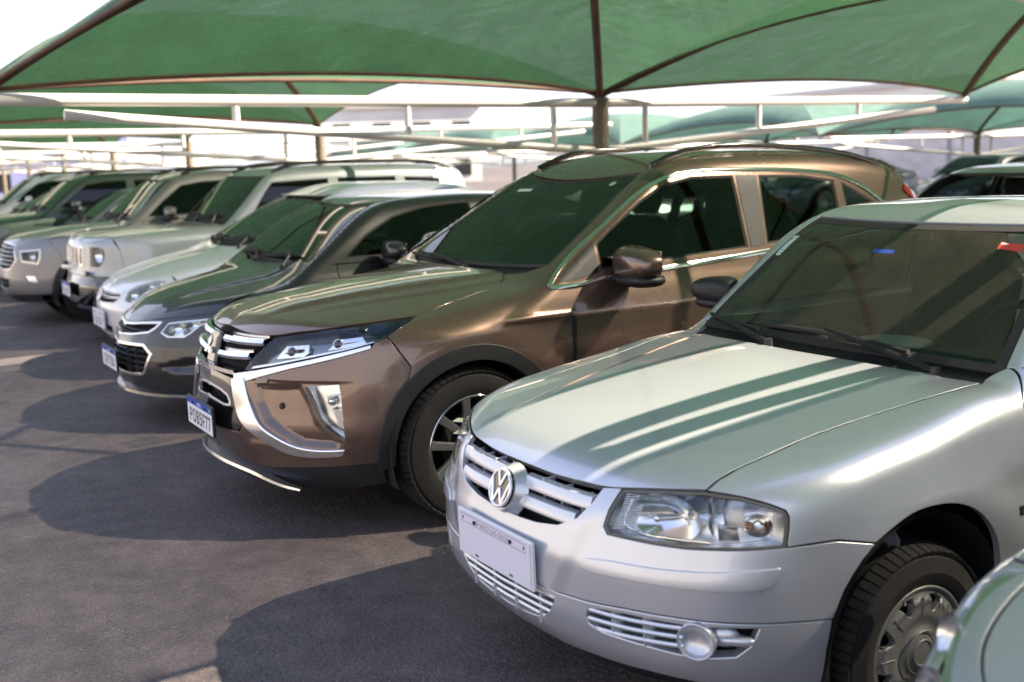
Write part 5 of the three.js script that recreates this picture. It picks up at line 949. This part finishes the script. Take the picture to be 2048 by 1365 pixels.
  const ws = c.children.find((o) => o.name === 'windshield'), GL = alongDir(-0.62, 0.78, 0);
  part(ws, 'screen_decal', sheet(f, GL, [[2.03, 1.43, -0.4], [2.03, 1.43, -0.25], [2.01, 1.415, -0.25], [2.01, 1.415, -0.4]], { off: -0.0015, rim: 0, gap: 0 }), std({ color: C(0.45, 0.55, 0.52), roughness: 0.6 }));
  part(ws, 'round_decal', sheet(f, GL, Array.from({ length: 16 }, (_, i) => [2.085 + 0.016 * Math.cos(i / 16 * 6.2832), 1.462 + 0.012 * Math.cos(i / 16 * 6.2832), 0.43 + 0.02 * Math.sin(i / 16 * 6.2832)]), { off: -0.0015, rim: 0, gap: 0 }), std({ color: C(0.3, 0.36, 0.34), roughness: 0.6 }));
}
// ---------------------------------------------------------------- the other cars: one front builder for all
function simpleFront(c, f, s) {
  const p = s.paint, T = s.hood.map(([x, z]) => onTop(f, x, z)), nf = s.hoodFront;      // first nf points run along the leading edge
  const lead = flow(T.slice(0, nf), 4), back = flow(T.slice(nf - 1), 4);
  part(c, 'hood', sheet(f, TOPF, both([...lead, ...back.slice(1)]), { rim: 0.03, cell: 0.028, lift: s.hoodLift }), p);
  const [ax, ay, ro] = s.A, seam = s.seam.map(([x, y]) => onSide(f, x, y)), a0 = s.archFrom ?? 0.4;
  const aF = arch(f, ax, ay, ro, a0, 0.51, 10), bot = s.bottomLine.map(([y, z]) => onFront(f, y, z));
  const holes = [s.lamp, mirrorLine(s.lamp), ...s.grilles.map((g) => both(g.pts)), ...(s.fogs ?? []).flatMap((q) => [q, mirrorLine(q)])];
  const outline = [...lead, ...seam, ...aF, ...bot];
  part(c, 'front_bumper', sheet(f, FRONT, both(outline), { holes, cell: 0.02, rim: 0.025, lift: s.lift }), s.bumperMat ?? p);
  for (const k of [1, -1]) {
    const L = new THREE.Group(); L.name = 'headlight'; c.add(L); const mk = (g) => (k > 0 ? g : mirrored(g));
    part(L, 'headlight_lens', mk(sheet(f, FRONT, s.lamp, { off: -0.001, rim: 0, gap: 0.003, cell: 0.03 })), M.lens);
    part(L, 'headlight_housing', mk(mergeIdx([sheet(f, FRONT, s.lamp, { rim: 0.07, gap: 0.0025, wallOnly: true, off: -0.003 }), sheet(f, FRONT, s.lamp, { off: -0.07, rim: 0, gap: 0.002, cell: 0.04 })])), s.housing ?? M.satin);
    if (s.lampRing) part(L, 'light_guide', mk(sheet(f, FRONT, s.lamp, { off: -0.006, rim: 0.02, gap: 0.004, cell: 0.02, holes: [insetLine(f, FRONT, s.lamp, s.lampRing)] })), M.satin);
    for (const [y, z, r] of s.bowls) { const q = V3(...onFront(f, y, z)), n = normalOf(f, q); const B = new THREE.Mesh(new THREE.LatheGeometry(span(0.05, 1, 10).map((t) => new THREE.Vector2(t * r, -r * 0.8 * (1 - t * t))), 30).rotateX(Math.PI / 2), M.reflector); B.name = 'reflector'; B.position.set(q.x + 0.022, q.y, q.z * k); B.lookAt(B.position.clone().add(V3(n.x - 0.6, n.y * 0.3, n.z * k).normalize())); L.add(B); B.castShadow = true; part(L, 'bulb', at(new THREE.SphereGeometry(r * 0.28, 14, 10), q.x + 0.03, q.y, q.z * k), M.lens); }
    (s.fogs ?? []).forEach((q) => { const F = part(c, 'fog_lamp', mk(sheet(f, FRONT, q, { off: -0.012, rim: 0.01, gap: 0.001 })), s.fogMat ?? M.satin); });
  }
  for (const g of s.grilles) {
    const pts = both(g.pts);
    part(c, 'grille_backing', sheet(f, FRONT, pts, { off: -0.045, rim: 0, gap: -0.01 }), M.well);
    if (g.ring) part(c, 'grille_frame', sheet(f, FRONT, pts, { off: g.out ?? 0.004, rim: 0.03, gap: 0, cell: 0.02, chamfer: 0.004, holes: [insetLine(f, FRONT, pts, g.ringW ?? 0.014)] }), g.ring);
    for (const [y, z1, hh, d] of g.bars ?? []) part(c, 'grille_bar', sweep(span(-z1, z1, 18).map((z) => { const q = onFront(f, y + (g.rise ?? 0) * z * z, z); return [q[0] + (d ?? 0.01), q[1], q[2]]; }), [[0.009, -hh * 0.7], [0.012, 0], [0.007, hh], [-0.014, hh], [-0.014, -hh]], () => V3(-1, 0, 0)), g.barMat ?? M.plastic);
    for (const z of g.posts ?? []) { const y0 = g.postY[0], y1 = g.postY[1], q = onFront(f, (y0 + y1) / 2, z); part(c, 'grille_post', at(box(0.03, y1 - y0, g.postW ?? 0.01, 0.004), q[0] + 0.012, (y0 + y1) / 2, z), g.barMat ?? M.plastic); }
  }
  const aU = arch(f, ax, ay, ro, a0, -0.02, 26), X = s.doors[0][0], B = curve(s.belt, 0);
  const door = [[X - 0.012, s.sill ?? 0.3], [X - 0.008, 0.6], [X - 0.004, 0.85], [X - 0.004, B(X) - 0.004]].map(([x, y]) => onSide(f, x, y));
  const screenFoot = onFront(f, s.ws[0], s.ws[1]);
  pair(c, 'fender', sheet(f, SIDE, [...seam.slice().reverse(), ...back.slice(0, Math.ceil(back.length * (s.shutShare ?? 0.62))), screenFoot, ...door.slice().reverse(), ...aU], { cell: 0.028, rim: 0.02 }), p);
  if (s.cladding) for (const [x, y] of [[ax, ay], s.archRear]) pair(c, 'arch_cladding', sheet(f, SIDE, [...arch(f, x, y, ro, 0.52, -0.02, 30), ...arch(f, x, y, ro - 0.07, -0.02, 0.52, 30)], { off: 0.014, rim: 0.04, gap: 0, cell: 0.03 }), M.plastic);
  if (s.valance) part(c, 'valance', sheet(f, FRONT, both([...bot.slice().reverse().map(([x, y, z]) => [x, y - 0.004, z]), ...s.valance.map(([y, z]) => onFront(f, y, z))]), { off: -0.01, rim: 0.02, gap: 0.001, cell: 0.04 }), s.valanceMat ?? M.plastic);
  const r = s.wheel[0], zw = s.wheel[1];
  wheelWell(c, ax, ay, ro - 0.03, 0.42, zw + 0.06); wheelWell(c, s.archRear[0], s.archRear[1], ro - 0.03, 0.42, zw + 0.06);
  wheels(c, 'road' + r + (s.wheelStyle ?? 'spoke2'), () => wheelShapes(r, s.wheel[2] ?? 0.2, r - 0.115, s.wheelStyle ?? 'spoke2'), [[ax, r, zw], [ax, r, -zw], [s.archRear[0], r, zw], [s.archRear[0], r, -zw]], s.wheelMat ?? M.alloy, s.turn ?? 0.1);
  cabin(c, f, s); flanks(c, f, s);
  const e = onFront(f, s.ws[0], 0);
  interior(c, { dash: [e[0] + 0.06, s.ws[0] - 0.035, s.ws[1] - 0.05], seatX: 0.85, seatY: s.seatY ?? 0.52, floor: [e[0] + 0.05, s.roofEnd], lining: [s.liningX ?? e[0] + 0.68, s.roofEnd - 0.1, s.ws[2] - 0.012, s.ws[3] - 0.06] });
  doorMirror(c, s.mirror[0], s.mirror[1], s.mirror[2], { cap: s.mirrorMat ?? p });
  part(c, 'cowl', sheet(f, TOPF, both([...s.cowl.map(([x, z]) => onTop(f, x, z))]), { off: -0.01, rim: 0.004, gap: 0, cell: 0.05 }), M.plastic);
  const bl = (z0, z1, k) => span(z0, z1, 5).map((z) => { const q = onFront(f, s.ws[0] + 0.012 + k * Math.abs(z - z0) * 0.05, z); return q; });
  const w1 = bl(-0.08, 0.5, 1), w2 = bl(-0.6, -0.12, 1), pv = (z) => onTop(f, e[0] - 0.03, z);
  wiper(c, [pv(0.45), w1[4], w1[2]], w1); wiper(c, [pv(-0.1), w2[4], w2[2]], w2);
  if (s.rails) for (const k of [1, -1]) part(c, 'roof_rail', sweep(flow(s.rails.map(([x, z, h]) => { const q = onTop(f, x, z); return [q[0], q[1] + h, z * k]; }), 6), oval(0.018, 0.014, 10), () => V3(0, 1, 0)), s.railMat ?? M.plastic);
  pair(c, 'tail_lamp', sheet(f, SIDE, s.tail.map(([x, y]) => onSide(f, x, y)), { off: 0.008, rim: 0.02, cell: 0.04 }), M.redLens);
}
const COMPACT_SPEC = (o) => ({
  ws: [0.99, 0.655, 1.37, 0.51], headBow: 0.08, roofZ: 0.54, roofEnd: 3.2, belt: [[1.16, 0.99], [1.6, 0.985], [2.6, 0.99], [3.4, 1.005], [3.95, 1.02]], rearPillar: [[3.35, 1.28], [3.6, 1.15], [3.85, 1.03]],
  windows: [{ pts: [[1.33, 1.02], [1.66, 1.185], [1.9, 1.305], [2.08, 1.352], [2.3, 1.365], [2.32, 1.02]] }, { pts: [[2.42, 1.02], [2.41, 1.362], [2.75, 1.35], [3.1, 1.29], [3.4, 1.08], [3.38, 1.03]] }], rearScreen: [1.08, 0.52, 1.3, 0.44], tailgate: [0.66, 0.62],
  doors: [[1.22, 2.36], [2.364, 3.3]], archRear: [3.35, 0.3, 0.38], rearX: 4.2, rearEdge: [[4.05, 0.9], [4.08, 0.7], [4.05, 0.45], [3.95, 0.3]], sillX: [1.16, 2.95], screen: M.tint, sideGlass: M.tint,
  hood: [[0.09, 0], [0.1, 0.12], [0.17, 0.34], [0.288, 0.496], [0.389, 0.6], [0.44, 0.64], [0.7, 0.64], [0.95, 0.645], [1.13, 0.66], [1.1, 0.5], [1.045, 0.25], [1.03, 0]], hoodFront: 6, shutShare: 0.5, seam: [[0.47, 0.74], [0.5, 0.68], [0.53, 0.64], [0.6, 0.63]], archFrom: 0.36,
  A: [0.83, 0.3, 0.39], bottomLine: [[0.27, 0.77], [0.26, 0.6], [0.25, 0.35], [0.25, 0]],
  lamp: [[0.112, 0.607, 0.444], [0.148, 0.68, 0.432], [0.22, 0.728, 0.474], [0.35, 0.768, 0.59], [0.402, 0.762, 0.672], [0.329, 0.706, 0.67], [0.212, 0.646, 0.587], [0.174, 0.611, 0.553], [0.132, 0.595, 0.499]], bowls: [[0.655, 0.5, 0.042], [0.72, 0.6, 0.03]],
  grilles: [{ pts: [[0.07, 0.672, 0], [0.08, 0.678, 0.2], [0.13, 0.69, 0.4], [0.1, 0.64, 0.385], [0.075, 0.603, 0.37], [0.048, 0.575, 0.307], [0.02, 0.566, 0.1], [0.02, 0.565, 0]], ring: o.paint, ringW: 0.01, bars: [[0.652, 0.38, 0.013], [0.616, 0.35, 0.013]], barMat: o.paint, rise: 0.1 }, { pts: [[0.02, 0.4, 0], [0.03, 0.4, 0.28], [0.05, 0.33, 0.25], [0.06, 0.32, 0]], bars: [[0.365, 0.26, 0.006]] }],
  wheel: [0.29, 0.72, 0.185], wheelStyle: 'cover', wheelMat: M.alloy, mirror: [1.5, 1.05, 0.87], cowl: [[1.035, 0], [1.05, 0.25], [1.105, 0.5], [1.135, 0.66], [1.22, 0.65], [1.13, 0.3], [1.1, 0]], tail: [[3.98, 0.95], [4.1, 0.93], [4.12, 0.74], [4.02, 0.74]], ...o });
const SEDAN_SPEC = (o) => ({
  ws: [0.99, 0.7, 1.345, 0.5], headBow: 0.08, roofZ: 0.53, roofEnd: 3.1, belt: [[1.16, 0.99], [1.6, 0.985], [2.6, 1.0], [3.5, 1.03], [4.05, 1.045]], rearPillar: [[3.35, 1.25], [3.65, 1.14], [3.95, 1.06]],
  windows: [{ pts: [[1.3, 1.015], [1.5, 1.165], [1.72, 1.27], [1.95, 1.32], [2.2, 1.34], [2.33, 1.342], [2.35, 1.02]] }, { pts: [[2.45, 1.025], [2.44, 1.34], [2.8, 1.325], [3.15, 1.245], [3.45, 1.12], [3.42, 1.06]] }], rearScreen: [1.1, 0.5, 1.3, 0.42], tailgate: [0.7, 0.66],
  doors: [[1.26, 2.4], [2.404, 3.4]], archRear: [3.6, 0.33, 0.4], rearX: 4.66, rearEdge: [[4.4, 1.0], [4.45, 0.7], [4.42, 0.45], [4.3, 0.3]], sillX: [1.28, 3.2], screen: M.tint, sideGlass: M.tint,
  hood: [[0.105, 0], [0.12, 0.16], [0.17, 0.305], [0.281, 0.498], [0.441, 0.659], [0.5, 0.7], [0.75, 0.7], [0.95, 0.7], [1.1, 0.71], [1.08, 0.5], [1.02, 0.25], [1.005, 0]], hoodFront: 6, shutShare: 0.5, seam: [[0.53, 0.74], [0.56, 0.68], [0.6, 0.66]], archFrom: 0.36,
  A: [0.93, 0.33, 0.41], bottomLine: [[0.26, 0.84], [0.24, 0.7], [0.22, 0.4], [0.22, 0]],
  lamp: [[0.186, 0.617, 0.452], [0.245, 0.684, 0.468], [0.334, 0.7, 0.568], [0.438, 0.712, 0.66], [0.5, 0.71, 0.705], [0.392, 0.66, 0.66], [0.339, 0.616, 0.632], [0.301, 0.59, 0.605], [0.218, 0.588, 0.51]], bowls: [[0.645, 0.54, 0.034], [0.665, 0.62, 0.028]], lampRing: 0.008,
  grilles: [{ pts: [[0.094, 0.645, 0], [0.11, 0.656, 0.15], [0.144, 0.668, 0.253], [0.225, 0.682, 0.432], [0.181, 0.643, 0.417], [0.145, 0.613, 0.377], [0.08, 0.588, 0.2], [0.053, 0.575, 0]], ring: M.chrome, ringW: 0.007, out: 0.006, bars: [[0.62, 0.36, 0.004], [0.6, 0.32, 0.004]] }, { pts: [[0.034, 0.53, 0], [0.069, 0.541, 0.244], [0.114, 0.544, 0.363], [0.141, 0.488, 0.435], [0.103, 0.365, 0.378], [0.089, 0.346, 0.34], [0.038, 0.335, 0.111], [0.03, 0.335, 0]], ring: M.chrome, ringW: 0.012, out: 0.006, bars: [[0.5, 0.4, 0.006], [0.465, 0.4, 0.006], [0.43, 0.39, 0.006], [0.395, 0.37, 0.006]], posts: [-0.3, -0.2, 0.2, 0.3], postY: [0.36, 0.52] }],
  wheel: [0.325, 0.78, 0.21], mirror: [1.6, 1.06, 0.95], cowl: [[1.01, 0], [1.025, 0.25], [1.085, 0.5], [1.105, 0.71], [1.17, 0.7], [1.1, 0.4], [1.06, 0]], tail: [[4.3, 1.0], [4.5, 0.98], [4.55, 0.82], [4.35, 0.84]], ...o });
const SUV_SPEC = (o) => ({
  ws: [1.09, 0.72, 1.51, 0.56], headBow: 0.08, roofZ: 0.585, roofEnd: 3.9, belt: [[1.42, 1.07], [2, 1.07], [3, 1.1], [3.6, 1.14], [4.05, 1.17]], rearPillar: [[3.98, 1.44], [4.08, 1.3], [4.12, 1.19]],
  windows: [{ pts: [[1.47, 1.105], [1.66, 1.27], [1.9, 1.44], [2.15, 1.475], [2.48, 1.485], [2.5, 1.11]] }, { pts: [[2.6, 1.115], [2.58, 1.485], [3.0, 1.478], [3.3, 1.45], [3.32, 1.15]] }, { pts: [[3.4, 1.16], [3.38, 1.44], [3.65, 1.38], [3.78, 1.24]] }], rearScreen: [1.2, 0.56, 1.44, 0.5], tailgate: [0.75, 0.7],
  doors: [[1.42, 2.54], [2.544, 3.42]], archRear: [3.45, 0.35, 0.43], rearX: 4.27, rearEdge: [[4.12, 1.1], [4.14, 0.8], [4.1, 0.5], [4.02, 0.36]], sillX: [1.34, 3.02], sill: 0.36, sillMat: M.plastic, screen: M.tint, sideGlass: M.darkTint,
  hood: [[0.13, 0], [0.14, 0.15], [0.17, 0.38], [0.26, 0.56], [0.36, 0.68], [0.44, 0.74], [0.7, 0.735], [1.0, 0.71], [1.27, 0.7], [1.25, 0.5], [1.22, 0.25], [1.21, 0]], hoodFront: 6, shutShare: 0.5, seam: [[0.48, 0.84], [0.52, 0.76], [0.55, 0.68]], archFrom: 0.38,
  A: [0.86, 0.35, 0.44], bottomLine: [[0.34, 0.83], [0.33, 0.6], [0.32, 0.35], [0.32, 0]], valance: [[0.24, 0], [0.24, 0.4], [0.25, 0.65], [0.26, 0.82]],
  lamp: [[0.156, 0.807, 0.515], [0.246, 0.815, 0.63], [0.36, 0.825, 0.722], [0.336, 0.707, 0.735], [0.31, 0.655, 0.721], [0.229, 0.672, 0.646], [0.161, 0.684, 0.562]], bowls: [[0.745, 0.66, 0.04]], lampRing: 0.012, housing: M.gloss,
  fogs: [[[0.17, 0.545, 0.6], [0.278, 0.535, 0.7], [0.3, 0.46, 0.725], [0.2, 0.48, 0.64]]],
  grilles: [{ pts: [[0.1, 0.88, 0], [0.12, 0.876, 0.2], [0.15, 0.868, 0.42], [0.13, 0.7, 0.5], [0.094, 0.6, 0.4], [0.05, 0.585, 0.2], [0.04, 0.585, 0]], ring: M.satin, ringW: 0.01, bars: [[0.83, 0.4, 0.009], [0.785, 0.42, 0.009], [0.74, 0.44, 0.009], [0.695, 0.44, 0.009], [0.65, 0.4, 0.009]], barMat: M.alloy }, { pts: [[0.02, 0.5, 0], [0.04, 0.5, 0.4], [0.05, 0.39, 0.36], [0.03, 0.38, 0]], bars: [[0.45, 0.36, 0.006]] }],
  wheel: [0.335, 0.78, 0.21], mirror: [1.7, 1.15, 0.95], cladding: true, seatY: 0.6, cowl: [[1.215, 0], [1.225, 0.25], [1.255, 0.5], [1.275, 0.7], [1.34, 0.71], [1.3, 0.4], [1.27, 0]], rails: [[1.95, 0.55, 0.005], [2.1, 0.55, 0.035], [3.0, 0.56, 0.035], [3.6, 0.56, 0.035], [3.8, 0.56, 0.005]], tail: [[3.98, 1.1], [4.14, 1.08], [4.16, 0.9], [4.05, 0.9]], ...o });
const BOXY_SPEC = (o) => ({
  ws: [1.115, 0.74, 1.52, 0.625], headBow: 0.05, roofZ: 0.645, roofEnd: 4.0, belt: [[1.46, 1.105], [2, 1.1], [3, 1.11], [3.7, 1.13], [4.08, 1.15]], rearPillar: [[4.04, 1.48], [4.08, 1.32], [4.1, 1.17]],
  windows: [{ pts: [[1.6, 1.14], [1.78, 1.38], [1.86, 1.465], [2.45, 1.485], [2.46, 1.14]], round: 0.02 }, { pts: [[2.56, 1.14], [2.55, 1.485], [3.2, 1.48], [3.22, 1.15]], round: 0.02 }, { pts: [[3.32, 1.16], [3.3, 1.47], [3.72, 1.45], [3.76, 1.18]], round: 0.03 }], rearScreen: [1.2, 0.6, 1.48, 0.56], tailgate: [0.8, 0.7],
  doors: [[1.44, 2.5], [2.504, 3.4]], archRear: [3.42, 0.36, 0.43], rearX: 4.23, rearEdge: [[4.08, 1.1], [4.1, 0.8], [4.06, 0.5], [3.98, 0.38]], sillX: [1.34, 3.0], sill: 0.38, sillMat: M.plastic, screen: M.tint, sideGlass: M.darkTint,
  hood: [[0.12, 0], [0.125, 0.3], [0.16, 0.5], [0.24, 0.66], [0.32, 0.72], [0.5, 0.75], [0.9, 0.76], [1.3, 0.76], [1.34, 0.7], [1.315, 0.4], [1.3, 0]], hoodFront: 5, shutShare: 0.62, seam: [[0.36, 0.9], [0.38, 0.75], [0.42, 0.68], [0.5, 0.66]], archFrom: 0.38,
  A: [0.86, 0.36, 0.44], bottomLine: [[0.66, 0.84], [0.662, 0.75], [0.665, 0.5], [0.665, 0.25], [0.665, 0]], valance: [[0.33, 0], [0.34, 0.4], [0.36, 0.65], [0.38, 0.82]], valanceMat: M.gloss,
  lamp: [[0.15, 0.935, 0.515], [0.2, 0.937, 0.6], [0.243, 0.922, 0.69], [0.246, 0.861, 0.703], [0.23, 0.79, 0.69], [0.192, 0.745, 0.64], [0.14, 0.75, 0.51]], bowls: [[0.855, 0.615, 0.07]], housing: M.gloss,
  fogs: [], grilles: [-0.41, -0.273, -0.137, 0, 0.137, 0.273, 0.41].filter((z) => z >= 0).map((z) => ({ pts: [] })).slice(0, 0),
  wheel: [0.345, 0.78, 0.22], mirror: [1.72, 1.17, 0.97], mirrorMat: M.plastic, cladding: true, seatY: 0.62, cowl: [[1.305, 0], [1.32, 0.4], [1.345, 0.7], [1.4, 0.73], [1.37, 0.4], [1.36, 0]], rails: [[1.9, 0.62, 0.005], [2.1, 0.62, 0.04], [3.0, 0.62, 0.045], [3.7, 0.62, 0.04], [3.9, 0.62, 0.005]], tail: [[4.0, 1.08], [4.12, 1.08], [4.12, 0.86], [4.0, 0.86]], ...o });
const G1 = 'cars parked under the canopies';
{ // black saloon
  const c = thing('black_saloon', 'glossy black saloon with a chrome framed six-sided lower grille', 'car', G1, 1.46, 0, -7.42);
  simpleFront(c, SEDAN, SEDAN_SPEC({ paint: M.black, hoodLift: (q) => { const a = Math.abs(q.z), z0 = lerp(0.2, 0.5, clamp(q.x / 1.1, 0, 1)); return 0.012 * (1 - smooth01(z0 - 0.03, z0 + 0.04, a)) * smooth01(0.15, 0.5, q.x); }, lift: (q) => -0.03 * smooth01(0, 0.05, sdPoly([[0.47, 0.42], [0.62, 0.47], [0.72, 0.47], [0.74, 0.38], [0.58, 0.36]], Math.abs(q.z), q.y)) }));
  plate(c, SEDAN, 0.43, { out: 0.05, draw: newPlate('DIH7I04') });
  part(c, 'front_lip', sweep(flow([[0.045, 0.225, -0.62], [0.0, 0.225, -0.4], [-0.02, 0.225, 0], [0.0, 0.225, 0.4], [0.045, 0.225, 0.62]].map(([x, y, z]) => { const q = onFront(SEDAN, y, z); return [q[0] - 0.005, y, z]; }), 6), [[0.03, -0.012], [0.034, 0.004], [-0.02, 0.014], [-0.02, -0.012]], () => V3(-1, 0, 0)), M.gloss);
  const e = new THREE.Group(); e.name = 'emblem'; e.position.set(0.045, 0.612, 0); c.add(e);
  part(e, 'emblem_bar', [at(box(0.012, 0.024, 0.13, 0.003), 0, 0, 0), at(box(0.012, 0.044, 0.05, 0.003), 0, 0, 0)], M.chrome);
}
{ // silver saloon
  const c = thing('silver_saloon', 'silver saloon with a sunlit hood beside the black saloon', 'car', G1, 1.77, 0, -9.42);
  simpleFront(c, COMPACT, COMPACT_SPEC({ paint: M.paleSilver, screen: M.glass }));
  ringEmblem(c, 0.018, 0.63, 0.055, -0.35, veeDouble);
  plate(c, COMPACT, 0.44, { out: 0.02, frame: M.plateWhite, draw: oldPlate('', 'EJA 7291') });
}
{ // boxy off-roader
  const c = thing('boxy_suv', 'boxy pale silver off-roader with upright slotted grille and round lamps', 'car', G1, 1.84, 0, -11.3);
  const slots = []; for (const z of [0.068, 0.204, 0.34]) slots.push([[0, 0.93, z - 0.042], [0, 0.93, z + 0.042], [0, 0.752, z + 0.042], [0, 0.752, z - 0.042]].map(([, y, zz]) => onFront(BOXY, y, zz)));
  simpleFront(c, BOXY, BOXY_SPEC({ paint: M.warmSilver, fogs: [], grilles: [] }));
  for (const q of slots) for (const k of [1, -1]) { const L = k > 0 ? q : mirrorLine(q); part(c, 'grille_slot', sheet(BOXY, FRONT, L, { off: 0.003, rim: 0.004, gap: 0.004, round: 0.02, cell: 0.03 }), M.well); part(c, 'slot_frame', sheet(BOXY, FRONT, L, { off: 0.008, rim: 0.01, gap: 0, cell: 0.02, holes: [insetLine(BOXY, FRONT, L, 0.012)] }), M.chrome); }
  for (const k of [1, -1]) { const q = onFront(BOXY, 0.59, 0.65); part(c, 'fog_lamp', at(blob(0.03, 0.022, 0.045, 3), q[0] + 0.0, 0.59, 0.65 * k), M.lens); part(c, 'bumper_bar', at(box(0.03, 0.045, 0.24, 0.01), onFront(BOXY, 0.68, 0.45)[0] - 0.005, 0.688, 0.45 * k, 0, -0.25 * k, 0), M.satin); }
  pair(c, 'side_marker', sheet(BOXY, SIDE, [[0.42, 0.92], [0.47, 0.93], [0.48, 0.87], [0.45, 0.82], [0.41, 0.84]].map(([x, y]) => onSide(BOXY, x, y)), { off: 0.005, rim: 0.008, round: 0.02 }), M.lens);
  plate(c, BOXY, 0.52, { out: 0.03, draw: newPlate('FQL8C41') });
}
{ // grey-gold suv
  const c = thing('grey_suv', 'grey SUV with black wheel arch cladding and a tall barred grille', 'car', G1, 1.5, 0, -13.45);
  simpleFront(c, SUV, SUV_SPEC({ paint: M.greyGold }));
}
// the rest of the row, further off
const rest = [
  ['grey_saloon', 'mid grey saloon with a sloping screen next to the grey SUV', SEDAN, SEDAN_SPEC, M.midGrey, 1.75, -15.8],
  ['dark_green_suv', 'dark green SUV parked next to the mid grey saloon', SUV, SUV_SPEC, M.darkGreen, 1.35, -18.1],
  ['rosy_saloon', 'pale rosy compact car with dark side windows next to the dark green SUV', COMPACT, COMPACT_SPEC, M.beige, 1.55, -20.5],
  ['silver_suv', 'silver SUV with black cladding next to the pale rosy compact car', SUV, SUV_SPEC, M.silver, 1.4, -22.9],
  ['pale_blue_compact', 'pale blue compact car with swept-back headlights beside the silver hatchback', COMPACT, COMPACT_SPEC, M.paleBlue, 1.15, -0.49, { housing: M.lampDark, hood: [[0.09, 0], [0.1, 0.12], [0.17, 0.34], [0.28, 0.49], [0.389, 0.585], [0.52, 0.635], [0.66, 0.65], [0.8, 0.65], [0.95, 0.65], [1.13, 0.66], [1.1, 0.5], [1.045, 0.25], [1.03, 0]], hoodFront: 7, seam: [[0.7, 0.84], [0.68, 0.78], [0.64, 0.7], [0.6, 0.65]], lamp: [[0.112, 0.607, 0.444], [0.148, 0.68, 0.432], [0.22, 0.726, 0.474], [0.35, 0.766, 0.59], [0.5, 0.81, 0.655], [0.64, 0.85, 0.68], [0.655, 0.84, 0.705], [0.58, 0.77, 0.765], [0.48, 0.7, 0.765], [0.36, 0.64, 0.72], [0.25, 0.6, 0.64], [0.16, 0.585, 0.54]], bowls: [[0.655, 0.52, 0.055], [0.715, 0.63, 0.05], [0.765, 0.69, 0.045]], lampRing: 0.012 }],
];
for (const [n, l, f, S, p, x, z, o] of rest) { const c = thing(n, l, 'car', G1, x, 0, z); simpleFront(c, f, S({ paint: p, ...(o ?? {}) })); }
// ---------------------------------------------------------------- copies of the cars in the rows behind
function copyCar(src, name, label, group, to, x, z, turn, y = 0) {
  const from = scene.getObjectByName(src), o = from.clone(); o.name = numbered(name); o.position.set(x, y, z); o.rotation.y = turn;
  o.userData = { label, category: 'car', group };
  const p = from.children.find((q) => q.name === 'hood').material;
  if (to) o.traverse((q) => { if (q.isMesh && q.material === p) q.material = to; });
  scene.add(o); return o;
}
const G2 = 'cars parked tail to tail with the front row', G3 = 'cars facing the second driving lane';
const tails = [
  ['silver_saloon', 'dark_saloon', 'dark green saloon with black rear window behind the silver hatchback', M.darkGreen, 11.2, -3.1],
  ['silver_saloon', 'grey_saloon', 'mid grey saloon parked tail to tail with the brown crossover', M.midGrey, 11.2, -5.6],
  ['black_saloon', 'pale_saloon', 'pale saloon parked tail to tail with the boxy off-roader', M.silver, 11.6, -12.2],
];
for (const [src, n, l, m, x, z] of tails) copyCar(src, n, l, G2, m, x, z, Math.PI + (rnd() - 0.5) * 0.03);
const lane = [
  ['silver_saloon', 'black_saloon', 'black saloon facing the second driving lane', M.black, -10.5], ['silver_saloon', 'dark_green_saloon', 'dark green saloon facing the second driving lane', M.darkGreen, -12.8], ['black_saloon', 'grey_saloon', 'long grey saloon facing the second driving lane', M.midGrey, -15.2],
  ['black_saloon', 'dark_blue_saloon', 'dark blue saloon facing the second driving lane', M.darkBlue, -19.4], ['silver_saloon', 'white_saloon', 'white saloon facing the second driving lane', M.white, -21.8], ['grey_suv', 'dark_blue_suv', 'dark blue SUV facing the second driving lane', M.darkBlue, -24.2], ['black_saloon', 'white_saloon', 'long white saloon facing the second driving lane', M.white, -27.5], ['silver_saloon', 'pale_blue_saloon', 'pale blue saloon facing the second driving lane', M.paleBlue, -30],
];
for (const [src, n, l, m, z] of lane) copyCar(src, n, l, G3, m, 18.9 + rnd() * 0.4, z, (rnd() - 0.5) * 0.04, 0);

renderer.render(scene, camera);
